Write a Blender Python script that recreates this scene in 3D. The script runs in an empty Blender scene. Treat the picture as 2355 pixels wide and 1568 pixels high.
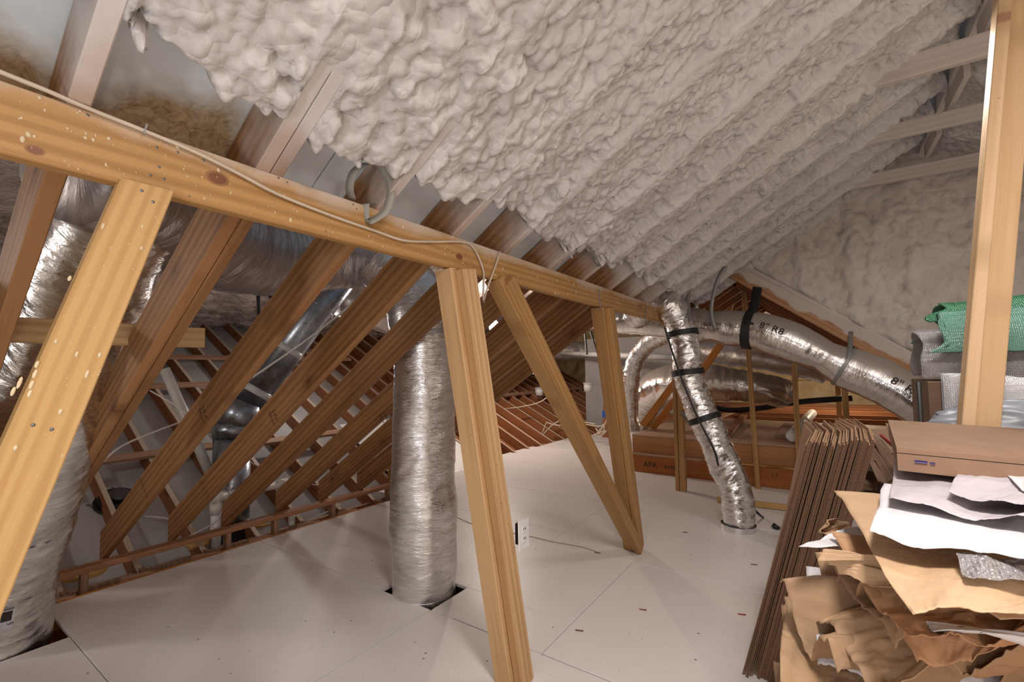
import bpy, math, random
import numpy as np
from mathutils import Vector, Matrix
random.seed(7)
RNG = np.random.default_rng(11)
SC = bpy.context.scene
COL = SC.collection
D = bpy.data
# ------------------------------------------------------------------ camera
F_PX, YAW, PITCH, ROLL, CAMH = 1052.737, math.radians(34.6288), math.radians(3.4392), math.radians(-0.65953), 1.35
fw = Vector((-math.sin(YAW)*math.cos(PITCH), math.cos(YAW)*math.cos(PITCH), math.sin(PITCH)))
r0 = Vector((math.cos(YAW), math.sin(YAW), 0)); u0 = r0.cross(fw)
rt = math.cos(ROLL)*r0 + math.sin(ROLL)*u0
up = -math.sin(ROLL)*r0 + math.cos(ROLL)*u0
cam = D.objects.new('camera', D.cameras.new('camera'))
COL.objects.link(cam)
cam.matrix_world = Matrix(((rt.x, up.x, -fw.x, 0), (rt.y, up.y, -fw.y, 0), (rt.z, up.z, -fw.z, CAMH), (0, 0, 0, 1)))
cam.data.sensor_width = 36; cam.data.lens = F_PX/2355*36; cam.data.clip_start = .02
SC.camera = cam
SC.view_settings.view_transform = 'Standard'; SC.view_settings.look = 'None'
SC.view_settings.gamma = 1; SC.view_settings.use_curve_mapping = False
SC.view_settings.exposure = -0.08
# ------------------------------------------------------------------ world + lamps
w = D.worlds.new('world'); SC.world = w; w.use_nodes = True
w.node_tree.nodes['Background'].inputs[0].default_value = (.75, .8, .9, 1)
w.node_tree.nodes['Background'].inputs[1].default_value = .25
def lamp(name, loc, watt, col, rad=.05, typ='POINT', rot=None, size=1.):
    l = D.lights.new(name, typ); l.energy = watt; l.color = col
    if typ == 'POINT': l.shadow_soft_size = rad
    else: l.size = size
    o = D.objects.new(name, l); o.location = loc
    if rot: o.rotation_euler = rot
    COL.objects.link(o); return o
WARM = (1, .84, .72); NEUT = (1, .93, .88); COOL = (.86, .93, 1)
lamp('lamp_or_fill', (1.95, -.4, 1.5), 38, WARM, .05)
lamp('lamp_or_fill', (2.5, 2.3, 1.6), 7, WARM, .06)
lamp('lamp_or_fill', (-.4, -.95, 1.15), 27, COOL, .12)  # added cool fill near the camera, brightens the left sheathing
lamp('ridge_fill', (.3, .4, 2.68), 72, NEUT, typ='AREA', rot=(0, math.radians(-20), 0), size=.4)  # unseen soft fill added under the ridge to brighten the floor
lamp('ridge_fill', (.45, 2.8, 2.66), 18, NEUT, typ='AREA', rot=(0, math.radians(-20), 0), size=.4)  # second added soft fill further along the ridge, no fixture modelled
lamp('bulb_light', (-4.9, 6.3, 1.8), 110, WARM, .06)
lamp('lamp_or_fill', (.2, 9.8, 1.25), 62, (1, .82, .6), .06)
lamp('lamp_or_fill', (-3.4, -1.0, 1.9), 36, NEUT, .1)  # added fill without a visible source, lifts the dark left void
lamp('lamp_or_fill', (-5.4, 3.2, 1.7), 22, NEUT, .1)  # added fill over the vaulted framing, no visible source

# ------------------------------------------------------------------ helpers
def ray(px, py): return fw*F_PX + rt*(px-1177.5) - up*(py-784)
def at(px, py, X=None, Y=None, Z=None):
    d = ray(px, py)
    if X is not None: t = X/d.x
    elif Y is not None: t = Y/d.y
    else: t = (Z-CAMH)/d.z
    return Vector((0, 0, CAMH)) + d*t
def V(*a): return Vector(a)
def link(name, me, mat=None, parent=None, M=None, label=None, cat=None, group=None, kind=None, smooth=False):
    o = D.objects.new(name, me); COL.objects.link(o)
    if mat and not me.materials: me.materials.append(mat)
    if smooth: me.shade_smooth()
    if parent is not None:
        o.parent = parent; o.matrix_parent_inverse = Matrix.Translation(-parent.location)
    if M is not None: o.matrix_basis = M
    tag(o, label, cat, group, kind); return o
def tag(o, label=None, cat=None, group=None, kind=None):
    if label: o['label'] = label
    if cat: o['category'] = cat
    if group: o['group'] = group
    if kind: o['kind'] = kind
def thing(name, loc, label=None, cat=None, group=None, kind=None):
    o = D.objects.new(name, None); o.location = loc; o.empty_display_size = .05; COL.objects.link(o)
    tag(o, label, cat, group, kind); return o
def mesh(name, vs, fs, uvs=None):
    me = D.meshes.new(name); me.from_pydata([tuple(v) for v in vs], [], fs); me.update(); return me
def frame(p0, p1, wdir):
    p0 = Vector(p0); p1 = Vector(p1); x = (p1-p0); L = x.length; x.normalize()
    y = Vector(wdir); y = (y - x*y.dot(x)).normalized(); z = x.cross(y)
    c = (p0+p1)/2
    return Matrix(((x.x, y.x, z.x, c.x), (x.y, y.y, z.y, c.y), (x.z, y.z, z.z, c.z), (0, 0, 0, 1))), L
def boardmesh(L, wd, th, c=.003, s0=0, s1=0, t0=0, t1=0):
    """chamfered timber, length along x, wd along y, th along z; s: end slant along y, t: along z"""
    a, b = wd/2, th/2
    prof = [(-a+c, -b), (a-c, -b), (a, -b+c), (a, b-c), (a-c, b), (-a+c, b), (-a, b-c), (-a, -b+c)]
    vs = [(-L/2 + y*s0 + z*t0, y, z) for y, z in prof] + [(L/2 + y*s1 + z*t1, y, z) for y, z in prof]
    fs = [tuple(range(7, -1, -1)), tuple(range(8, 16))] + [(i, (i+1) % 8, 8+(i+1) % 8, 8+i) for i in range(8)]
    return mesh('board', vs, fs)
def board(name, p0, p1, wd, th, wdir, mat, parent=None, **k):
    M, L = frame(p0, p1, wdir)
    ends = {q: k.pop(q) for q in ('s0', 's1', 't0', 't1', 'c') if q in k}
    return link(name, boardmesh(L, wd, th, **ends), mat, parent, M, **k)
def box(name, lo, hi, mat, parent=None, **k):
    lo = Vector(lo); hi = Vector(hi); c = (lo+hi)/2; s = hi-lo
    return board(name, (lo.x, c.y, c.z), (hi.x, c.y, c.z), s.y, s.z, (0, 1, 0), mat, parent, **k)
# value noise
_T = RNG.random((256, 256))
def vn(x, y, wrapx=None):
    x = np.asarray(x, float); y = np.asarray(y, float)
    xi = np.floor(x).astype(int); yi = np.floor(y).astype(int); fx = x-xi; fy = y-yi
    fx = fx*fx*(3-2*fx); fy = fy*fy*(3-2*fy)
    x1 = xi+1
    if wrapx: xi = xi % wrapx; x1 = x1 % wrapx
    g = lambda a, b: _T[a % 256, b % 256]
    return (g(xi, yi)*(1-fx)*(1-fy)+g(x1, yi)*fx*(1-fy)+g(xi, yi+1)*(1-fx)*fy+g(x1, yi+1)*fx*fy)*2-1
def gridmesh(name, P, uv=None, closeu=False):
    """P: (nu,nv,3) array -> quad grid"""
    nu, nv = P.shape[:2]
    me = D.meshes.new(name); me.vertices.add(nu*nv)
    me.vertices.foreach_set('co', P.reshape(-1).astype(np.float32))
    iu = np.arange(nu if closeu else nu-1); iv = np.arange(nv-1)
    A, B = np.meshgrid(iu, iv, indexing='ij'); A2 = (A+1) % nu
    q = np.stack([A*nv+B, A2*nv+B, A2*nv+B+1, A*nv+B+1], -1).reshape(-1, 4)
    n = len(q); me.loops.add(n*4); me.polygons.add(n)
    me.loops.foreach_set('vertex_index', q.reshape(-1).astype(np.int32))
    me.polygons.foreach_set('loop_start', (np.arange(n)*4).astype(np.int32))
    me.polygons.foreach_set('loop_total', np.full(n, 4, np.int32))
    if uv is not None:
        L = me.uv_layers.new(name='UVMap'); U, W = uv
        cu = np.stack([U[A, B], U[A, B]+(U[1, 0]-U[0, 0]), U[A, B+1]+(U[1, 0]-U[0, 0]), U[A, B+1]], -1)
        cv = np.stack([W[A, B], W[A2, B], W[A2, B+1], W[A, B+1]], -1)
        L.data.foreach_set('uv', np.stack([cu, cv], -1).reshape(-1).astype(np.float32))
    me.update(calc_edges=True); me.validate(); return me
def spline(pts, step):
    P = [np.array(p, float) for p in pts]; P = [2*P[0]-P[1]]+P+[2*P[-1]-P[-2]]; out = []
    for i in range(1, len(P)-2):
        n = max(2, int(np.linalg.norm(P[i+1]-P[i])/step))
        for t in np.arange(n)/n:
            a, b, c, d = P[i-1:i+3]
            out.append(.5*((2*b)+(-a+c)*t+(2*a-5*b+4*c-d)*t*t+(-a+3*b-3*c+d)*t**3))
    out.append(P[-2]); return np.array(out)
def tube_frames(C):
    T = np.gradient(C, axis=0); T /= np.linalg.norm(T, axis=1)[:, None]
    n = np.cross(T[0], [0, 0, 1.]);
    if np.linalg.norm(n) < .1: n = np.cross(T[0], [0, 1., 0])
    n /= np.linalg.norm(n); N = [n]
    for i in range(1, len(C)):
        n = N[-1]-T[i]*np.dot(N[-1], T[i]); N.append(n/np.linalg.norm(n))
    N = np.array(N); return T, N, np.cross(T, N)
def tube(name, pts, rad, mat, parent=None, seg=10, step=.03, **k):
    C = spline(pts, step); T, N, B = tube_frames(C); th = np.arange(seg)/seg*2*np.pi
    P = C[None]+rad*(np.cos(th)[:, None, None]*N[None]+np.sin(th)[:, None, None]*B[None])
    # caps: collapse the end rings
    P = np.concatenate([np.repeat(C[None, :1], seg, 0), P, np.repeat(C[None, -1:], seg, 0)], 1)
    me = gridmesh(name, P, closeu=True)
    return link(name, me, mat, parent, smooth=True, **k)
DUCTS = {}
def duct(name, pts, rad, mat, parent=None, amp=.006, wr=26., seed=0, seg=72, step=.012, squash=None, rings=0, key=None, dents=.0, **k):
    """crinkled foil sleeve along a path; rad: number or list of (t, r)"""
    C = spline(pts, step); T, N, B = tube_frames(C); n = len(C)
    s = np.concatenate([[0], np.cumsum(np.linalg.norm(np.diff(C, axis=0), axis=1))])
    th = np.arange(seg)/seg*2*np.pi
    tt = s/s[-1]
    R = np.full(n, rad) if not isinstance(rad, list) else np.interp(tt, [a for a, _ in rad], [b for _, b in rad])
    S, TH = np.meshgrid(s, th); u = TH/(2*np.pi)
    w1 = 1-np.abs(vn(u*6+3*vn(u*4, S*3+seed, 4), S*wr+seed*7.3+2*vn(u*5, S*5, 5), 6))
    w2 = 1-np.abs(vn(u*14, S*wr*2.1+seed*3.1+3*vn(u*6, S*9+5, 6), 14))
    lo = vn(u*5, S*6+seed*1.7, 5)
    Rr = R[None]+amp*(w1**2*1.1+w2**2*.5-.7)+(.012+dents)*lo
    Rr[:, 0] *= .03; Rr[:, -1] *= .03
    if rings: Rr = Rr+rings*np.abs(np.sin(S*math.pi/.05))
    P = C[None]+Rr[..., None]*(np.cos(TH)[..., None]*N[None]+np.sin(TH)[..., None]*B[None])
    me = gridmesh(name, P, uv=(u, S), closeu=True)
    if key: DUCTS[key] = (C, T, N, B, s, R)
    return link(name, me, mat, parent, smooth=True, **k)
def ring(name, C, axis, rad, wd, mat, parent=None, th=.004, **k):
    """flat strap or tape round a duct"""
    C = Vector(C); a = Vector(axis).normalized(); n = a.orthogonal().normalized(); b = a.cross(n); vs = []; fs = []; m = 40
    for i in range(m):
        t = i/m*2*math.pi; d = n*math.cos(t)+b*math.sin(t)
        for rr, o in ((rad, -1), (rad+th, -1), (rad+th, 1), (rad, 1)): vs.append(C+d*rr+a*(o*wd/2))
    for i in range(m):
        j = (i+1) % m
        for q in range(4): fs.append((i*4+q, i*4+(q+1) % 4, j*4+(q+1) % 4, j*4+q))
    return link(name, mesh(name, vs, fs), mat, parent, smooth=False, **k)
def ribbon(name, pts, wd, wdir, mat, parent=None, th=.003, step=.02, **k):
    C = spline(pts, step); T = np.gradient(C, axis=0); T /= np.linalg.norm(T, axis=1)[:, None]
    W = np.array(wdir, float)[None]-T*(T@np.array(wdir, float))[:, None]; W /= np.linalg.norm(W, axis=1)[:, None]
    Nn = np.cross(T, W)
    P = np.stack([C-W*wd/2-Nn*th/2, C+W*wd/2-Nn*th/2, C+W*wd/2+Nn*th/2, C-W*wd/2+Nn*th/2])
    P = np.concatenate([np.repeat(C[None, :1], 4, 0), P, np.repeat(C[None, -1:], 4, 0)], 1)
    return link(name, gridmesh(name, P, closeu=True), mat, parent, **k)
def textmesh(txt, size, depth=.0004):
    c = D.curves.new('t', 'FONT'); c.body = txt; c.size = size; c.extrude = depth; c.align_x = 'CENTER'; c.align_y = 'CENTER'; c.resolution_u = 3
    o = D.objects.new('t', c); COL.objects.link(o)
    dg = bpy.context.evaluated_depsgraph_get(); me = D.meshes.new_from_object(o.evaluated_get(dg))
    D.objects.remove(o); me.materials.clear(); return me
def lettering(txt, size, pos, xdir, ydir, mat, parent=None, name='printed_lettering', **k):
    me = textmesh(txt, size); x = Vector(xdir).normalized(); y = Vector(ydir); y = (y-x*y.dot(x)).normalized(); z = x.cross(y); p = Vector(pos)
    M = Matrix(((x.x, y.x, z.x, p.x), (x.y, y.y, z.y, p.y), (x.z, y.z, z.z, p.z), (0, 0, 0, 1)))
    return link(name, me, mat, parent, M, **k)
def duct_text(key, txt, size, s0, dirv, mat, parent, lift=.012, flip=1, **k):
    """letters wrapped round a duct at arc length s0, centred on the side facing dirv"""
    C, T, N, B, s, R = DUCTS[key]; me = textmesh(txt, size, .0003)
    co = np.empty(len(me.vertices)*3, np.float32); me.vertices.foreach_get('co', co); co = co.reshape(-1, 3)
    i0 = np.argmin(np.abs(s-s0)); dv = np.array(dirv, float); a0 = math.atan2(dv@B[i0], dv@N[i0])
    ss = s0+flip*co[:, 0]
    ci = np.stack([np.interp(ss, s, C[:, j]) for j in range(3)], 1); ni = np.stack([np.interp(ss, s, N[:, j]) for j in range(3)], 1); bi = np.stack([np.interp(ss, s, B[:, j]) for j in range(3)], 1)
    rr = np.interp(ss, s, R)+lift; a = a0+k.pop('sgn', 1)*co[:, 1]/rr
    P = ci+(rr+co[:, 2])[:, None]*(np.cos(a)[:, None]*ni+np.sin(a)[:, None]*bi)
    me.vertices.foreach_set('co', P.reshape(-1)); me.update()
    return link('printed_lettering', me, mat, parent, **k)

# ------------------------------------------------------------------ materials
class NT:
    def __init__(s, name, **bs):
        s.m = D.materials.new(name); s.m.use_nodes = True; s.t = s.m.node_tree; s.b = s.t.nodes['Principled BSDF']
        for k, v in bs.items(): s.set(k.replace('_', ' '), v)
    def set(s, k, v):
        i = s.b.inputs[k]
        if hasattr(v, 'is_linked') or isinstance(v, bpy.types.NodeSocket): s.t.links.new(v, i)
        else: i.default_value = (*v, 1) if isinstance(v, tuple) and len(v) == 3 and i.type == 'RGBA' else v
    def n(s, typ, ins={}, out=0, **props):
        nd = s.t.nodes.new(typ)
        for k, v in props.items(): setattr(nd, k, v)
        for k, v in ins.items():
            i = nd.inputs[k]
            if isinstance(v, bpy.types.NodeSocket): s.t.links.new(v, i)
            else: i.default_value = (*v, 1) if isinstance(v, tuple) and len(v) == 3 and i.type == 'RGBA' else v
        return nd.outputs[out]
    def obj(s): return s.n('ShaderNodeTexCoord', out=3)
    def uv(s): return s.n('ShaderNodeTexCoord', out=2)
    def pos(s): return s.n('ShaderNodeNewGeometry', out=0)
    def rand(s): return s.n('ShaderNodeObjectInfo', out=5)
    def map(s, v, sc=(1, 1, 1), loc=None, rot=(0, 0, 0)):
        ins = {'Vector': v, 'Scale': sc, 'Rotation': rot}
        if loc is not None: ins['Location'] = loc
        return s.n('ShaderNodeMapping', ins)
    def noise(s, v, scale, detail=3, rough=.55, dist=0, out=0):
        return s.n('ShaderNodeTexNoise', {'Vector': v, 'Scale': scale, 'Detail': detail, 'Roughness': rough, 'Distortion': dist}, out=out)
    def voro(s, v, scale, feature='F1', rnd=1.): return s.n('ShaderNodeTexVoronoi', {'Vector': v, 'Scale': scale, 'Randomness': rnd}, feature=feature)
    def ramp(s, f, stops, interp='LINEAR'):
        nd = s.t.nodes.new('ShaderNodeValToRGB'); e = nd.color_ramp; e.interpolation = interp
        while len(e.elements) < len(stops): e.elements.new(.5)
        for el, (p, c) in zip(e.elements, stops):
            el.position = p; el.color = (*c, 1) if isinstance(c, tuple) else (c, c, c, 1)
        s.t.links.new(f, nd.inputs[0]); return nd.outputs[0]
    def mix(s, f, a, b, bt='MIX'):
        nd = s.t.nodes.new('ShaderNodeMix'); nd.data_type = 'RGBA'; nd.blend_type = bt
        for idx, v in ((0, f), (6, a), (7, b)):
            i = nd.inputs[idx]
            if isinstance(v, bpy.types.NodeSocket): s.t.links.new(v, i)
            else: i.default_value = (*v, 1) if isinstance(v, tuple) else v
        return nd.outputs[2]
    def math(s, op, a, b=0., c=0.):
        nd = s.t.nodes.new('ShaderNodeMath'); nd.operation = op
        for i, v in enumerate((a, b, c)):
            if isinstance(v, bpy.types.NodeSocket): s.t.links.new(v, nd.inputs[i])
            else: nd.inputs[i].default_value = v
        return nd.outputs[0]
    def bump(s, h, strength=.3, dist=.01, nrm=None):
        ins = {'Height': h, 'Strength': strength, 'Distance': dist}
        if nrm is not None: ins['Normal'] = nrm
        return s.n('ShaderNodeBump', ins)

def wood(name, light, dark, knot=True, spray=None, rough=.55, grain=1., rvar=.25, fan=False, rake=False):
    a = NT(name, Roughness=rough); a.b.inputs['Specular IOR Level'].default_value = .3
    o = a.obj(); r = a.rand()
    off = a.n('ShaderNodeCombineXYZ', {'X': a.math('MULTIPLY', r, 31.7), 'Y': a.math('MULTIPLY', r, 7.3), 'Z': a.math('MULTIPLY', r, 11.1)})
    v = a.n('ShaderNodeVectorMath', {0: o, 1: off}, operation='ADD')
    # knots warp the grain
    kv = a.map(v, (2.6, 5.2, 0.)); k = a.voro(kv, 1.0)
    kf = a.ramp(k, [(0, 1.), (.16, .0)])
    v2 = a.map(v, (.7, 16, 16)); nz = a.noise(v2, 1.3, 4, .55, 1.2)
    wav = a.n('ShaderNodeTexWave', {'Vector': a.map(v, (.35, 11, 6)), 'Scale': .8*grain, 'Distortion': 9., 'Detail': 2., 'Detail Scale': .6}, bands_direction='Y')
    fine = a.noise(a.map(v, (3, 160, 160)), 1, 3, .6)
    f = a.math('ADD', a.math('MULTIPLY', wav, .28), a.math('MULTIPLY', nz, .72))
    f = a.math('ADD', a.math('MULTIPLY', f, .8), a.math('MULTIPLY', fine, .25))
    col = a.ramp(f, [(.30, dark), (.50, tuple((x+y)/2 for x, y in zip(dark, light))), (.60, light)])
    mid = tuple((x+y)/2*.9 for x, y in zip(light, dark))
    col = a.mix(a.math('MULTIPLY', r, rvar), col, mid)
    if knot:
        kk = a.ramp(k, [(0, 1.), (.06, .9), (.085, 0.)])
        col = a.mix(a.math('MULTIPLY', kk, .8), col, (dark[0]*.45, dark[1]*.32, dark[2]*.3))
        rg = a.ramp(k, [(.06, 0.), (.09, .6), (.22, 0.)])
        col = a.mix(rg, col, tuple(x*.75 for x in dark))
    # nail heads / specks
    sp = a.voro(v, 13.); col = a.mix(a.ramp(sp, [(.035, .8), (.05, 0.)]), col, (.16, .12, .1))
    if spray is not None:
        p = a.pos(); sx = a.n('ShaderNodeSeparateXYZ', {0: p}, out=0)
        n2 = a.noise(p, 3.2, 3, .6); e = a.math('ADD', sx, a.math('MULTIPLY', a.math('SUBTRACT', n2, .5), .45))
        m = a.n('ShaderNodeMapRange', {'Value': e, 'From Min': spray[0], 'From Max': spray[1]})
        col = a.mix(a.math('MULTIPLY', m, .9), col, (.70, .66, .64))
    if rake:
        oy = a.n('ShaderNodeSeparateXYZ', {0: o}, out=1); fy = a.noise(o, 2.6, 3, .55)
        zz = a.n('ShaderNodeMapRange', {'Value': a.math('ADD', oy, a.math('MULTIPLY', fy, .30)), 'From Min': .135, 'From Max': .165})
        col = a.mix(a.math('MULTIPLY', zz, .85), col, (.62, .56, .52))
    if fan:
        p = a.pos(); sz = a.n('ShaderNodeSeparateXYZ', {0: p}, out=2); fy = a.noise(a.map(p, (0, 1.6, .6)), 1.7, 3, .6)
        zz = a.n('ShaderNodeMapRange', {'Value': a.math('ADD', sz, a.math('MULTIPLY', fy, .16)), 'From Min': 1.945, 'From Max': 2.01})
        col = a.mix(a.math('MULTIPLY', zz, .75), col, (.70, .66, .62))
    a.set('Base Color', col); a.set('Normal', a.bump(fine, .25, .002)); return a.m
M_PURLIN = wood('pine_purlin', (.49, .28, .105), (.36, .185, .06), fan=True)
M_STUD = wood('pine_stud', (.60, .39, .20), (.44, .25, .105))
M_AGED = wood('aged_stud', (.47, .27, .105), (.33, .17, .06))
M_BRACE = wood('pine_brace_bright', (.58, .36, .15), (.44, .25, .09), grain=1.4)
M_RAFTER = wood('old_rafter', (.36, .18, .07), (.19, .085, .03), spray=(-1.36, -1.12))
M_RAFTERF = wood('far_rafter', (.38, .17, .06), (.18, .065, .02), spray=(-1.0, -.7))
M_OLD = wood('old_framing', (.33, .13, .05), (.16, .055, .02))
M_DUSTY = wood('dusty_framing', (.42, .25, .16), (.28, .15, .09))
M_LVL = wood('laminated_beam', (.42, .15, .04), (.28, .085, .02), knot=False)
M_LVL2 = wood('laminated_beam_pale', (.46, .22, .09), (.32, .13, .05), knot=False)
M_TOP = wood('pale_joist_edge', (.56, .45, .36), (.42, .32, .24), knot=False)
M_DECK = wood('worn_subfloor', (.50, .33, .22), (.38, .24, .15), knot=False, grain=.6)
M_ORANGE = wood('orange_lumber', (.60, .25, .05), (.40, .14, .025), knot=False)

def osb(name, painted=True):
    a = NT(name, Roughness=.8); o = a.pos(); cols = None
    col = (.34, .22, .11)
    for i in range(3):
        rv = a.map(o, (1, 1, 1), rot=(.3*i, .2, 1.1*i+.4))
        g = a.noise(a.map(rv, (12, 80, 80)), 1., 3, .55, .6)
        cc = a.ramp(g, [(.3, (.22, .14, .075)), (.5, (.36, .25, .13)), (.7, (.46, .35, .21))])
        col = cc if i == 0 else a.mix(a.ramp(a.noise(rv, 17, 1), [(.48, 0.), (.52, 1.)]), col, cc)
    if painted:
        n2 = a.noise(o, 2.1, 4, .6); sx = a.n('ShaderNodeSeparateXYZ', {0: o}, out=0)
        sy = a.n('ShaderNodeSeparateXYZ', {0: o}, out=1); yy_ = a.n('ShaderNodeMapRange', {'Value': sy, 'From Min': .55, 'From Max': .85, 'To Min': 0., 'To Max': .3}); e = a.math('ADD', a.math('ADD', sx, yy_), a.math('MULTIPLY', n2, .45)); m = a.n('ShaderNodeMapRange', {'Value': e, 'From Min': -1.19, 'From Max': -1.09})
        n3 = a.ramp(n2, [(.50, .0), (.62, .0), (.75, 1.)])
        col = a.mix(a.math('MULTIPLY', m, .93), col, (.76, .83, .87))
    a.set('Base Color', col); a.set('Normal', a.bump(a.noise(o, 60, 3), .4, .004)); return a.m
M_OSB = osb('oriented_strand_board'); M_OSBRAW = osb('raw_strand_board', False)

def foam(name, c1, c2, b=.35, kn=.38, ks=24.):
    a = NT(name, Roughness=.62); a.b.inputs['Specular IOR Level'].default_value = .35
    p = a.pos(); n1 = a.noise(p, 5, 4, .6); col = a.ramp(n1, [(.3, c2), (.65, c1)])
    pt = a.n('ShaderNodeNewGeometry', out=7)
    crease_shade = a.ramp(pt, [(.42, 1.), (.49, 0.)])
    col = a.mix(a.math('MULTIPLY', crease_shade, .38), col, tuple(x*y for x, y in zip(c2, (.72, .58, .46))))  # crease shading put into the foam colour where the mesh dips
    a.set('Base Color', col)
    h = a.math('ADD', a.noise(p, 42, 3, .55), a.math('MULTIPLY', a.noise(p, 230, 2), .25))
    wp = a.n('ShaderNodeVectorMath', {0: p, 1: a.n('ShaderNodeVectorMath', {0: a.noise(p, 14, 2, out=1), 'Scale': .03}, operation='SCALE')}, operation='ADD')
    vo = a.voro(wp, ks); n0 = a.bump(a.math('MULTIPLY', a.math('POWER', vo, 1.6), -1.), kn, .035)
    a.set('Normal', a.bump(h, b, .006, n0)); return a.m
M_FOAM = foam('spray_foam', (.66, .64, .63), (.575, .55, .54))
M_FOAMG = foam('gable_foam', (.66, .61, .56), (.56, .50, .45), .3, .6, 11.)
M_FOAMT = foam('tan_foam', (.62, .46, .25), (.50, .34, .17), .6)
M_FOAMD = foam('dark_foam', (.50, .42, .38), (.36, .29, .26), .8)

def foil(name, col=(.86, .85, .84), rough=.2, sc=1., grid=False, dust=0., bs=.55, top=0.):
    a = NT(name, Metallic=1., Roughness=rough); u = a.uv()
    n1 = a.noise(a.map(u, (6, 20, 1)), 1.1*sc, 4, .55, 1.4); n2 = a.noise(a.map(u, (16, 44, 1)), 1.2*sc, 2, .5, .8)
    r1 = a.math('ABSOLUTE', a.math('SUBTRACT', n1, .5)); r2 = a.math('ABSOLUTE', a.math('SUBTRACT', n2, .5))
    h = a.math('ADD', a.math('MULTIPLY', r1, -1.), a.math('MULTIPLY', r2, -.5))
    if grid:
        gx = a.n('ShaderNodeTexBrick', {'Vector': a.map(u, (110, 90, 1)), 'Color1': (1, 1, 1), 'Color2': (1, 1, 1), 'Mortar': (0, 0, 0), 'Scale': 1., 'Mortar Size': .07, 'Brick Width': 1., 'Row Height': 1.}, offset=0.)
        h = a.math('ADD', h, a.math('MULTIPLY', gx, -.06))
    a.set('Normal', a.bump(h, bs, .012))
    c = a.ramp(n1, [(.3, tuple(x*.8 for x in col)), (.6, col)])
    a.set('Base Color', c)
    a.set('Roughness', a.n('ShaderNodeMapRange', {'Value': n2, 'To Min': rough*.6, 'To Max': rough*1.7}))
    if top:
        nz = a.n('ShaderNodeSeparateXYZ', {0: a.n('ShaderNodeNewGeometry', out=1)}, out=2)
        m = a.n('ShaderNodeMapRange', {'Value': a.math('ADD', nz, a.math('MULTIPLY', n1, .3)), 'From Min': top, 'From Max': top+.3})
        a.set('Metallic', a.math('SUBTRACT', 1., a.math('MULTIPLY', m, .85))); a.set('Base Color', a.mix(m, c, (.36, .31, .27)))  # reflected foam painted as matte grey-tan on up-facing foil
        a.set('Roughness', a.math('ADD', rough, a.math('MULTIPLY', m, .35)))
    if dust: 
        a.set('Metallic', a.n('ShaderNodeMapRange', {'Value': n1, 'From Min': .35, 'From Max': .65, 'To Min': 1-dust, 'To Max': 1.}))
    return a.m
M_FOIL = foil('foil_sleeve', rough=.24); M_FOILG = foil('foil_scrim', rough=.26, grid=True); M_FOILD = foil('foil_sleeve_dull', (.62, .56, .52), .34, dust=.45)
M_FOILT = foil('foil_sleeve_top_sheen', (.8, .77, .74), .2, bs=.35, top=.28)
M_FOILB = foil('bright_foil', (.86, .86, .86), .16); M_FOILK = foil('foil_sleeve_dark', (.55, .52, .52), .3)
def simple(name, col, rough=.6, metal=0., bump=None, **k):
    a = NT(name, Roughness=rough, Metallic=metal, **k); p = a.obj(); n = a.noise(p, 9, 3)
    a.set('Base Color', a.ramp(n, [(.3, tuple(x*.82 for x in col)), (.7, col)]))
    if bump: a.set('Normal', a.bump(a.noise(p, bump, 3), .25, .003))
    return a.m
def galv():
    a = NT('galvanised_steel', Metallic=1., Roughness=.3); p = a.pos(); v = a.voro(p, 35.)
    a.set('Base Color', a.ramp(a.noise(p, 6, 4), [(.3, (.24, .28, .33)), (.7, (.46, .51, .57))]))
    a.set('Roughness', a.n('ShaderNodeMapRange', {'Value': v, 'To Min': .2, 'To Max': .42})); return a.m
M_GALV = galv()
M_BLACK = simple('black_strap', (.012, .012, .013), .5); M_PVC = simple('white_pipe', (.74, .73, .70), .35)
M_CABLE = simple('cream_cable', (.66, .56, .44), .45); M_WCABLE = simple('white_cable', (.72, .70, .66), .45)
M_STRAP = simple('grey_strap', (.30, .29, .28), .45, .3); M_DUSTSTRAP = simple('oversprayed_strap', (.34, .33, .29), .6)
M_TAPE = simple('clear_tape', (.72, .74, .74), .25); M_BLUE = simple('blue_box', (.02, .09, .42), .4)
M_INK = simple('black_ink', (.03, .022, .018), .8); M_INKD = simple('faded_ink', (.10, .045, .02), .8)
M_PLATE = simple('white_plastic', (.82, .81, .80), .28); M_DARK = simple('dark_void', (.03, .022, .016), .9)
M_FGLASS = simple('fibreglass', (.62, .38, .14), .95, bump=40); M_DROP = simple('foam_drop', (.74, .60, .38), .5)
M_BROWN = simple('dark_cardboard', (.20, .12, .075), .8); M_PURPLE = simple('purple_print', (.09, .06, .22), .7); M_RED = simple('red_print', (.32, .03, .03), .7)
M_LABEL = simple('label_paper', (.62, .62, .66), .5); M_NAIL = simple('nail_steel', (.22, .23, .25), .4, .8)
def drywall():
    a = NT('ceiling_board_back', Roughness=.85); p = a.pos(); n = a.noise(p, 1.4, 4, .6)
    a.set('Base Color', a.ramp(n, [(.3, (.36, .34, .33)), (.7, (.50, .485, .475))])); return a.m
M_DRY = drywall()
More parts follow.
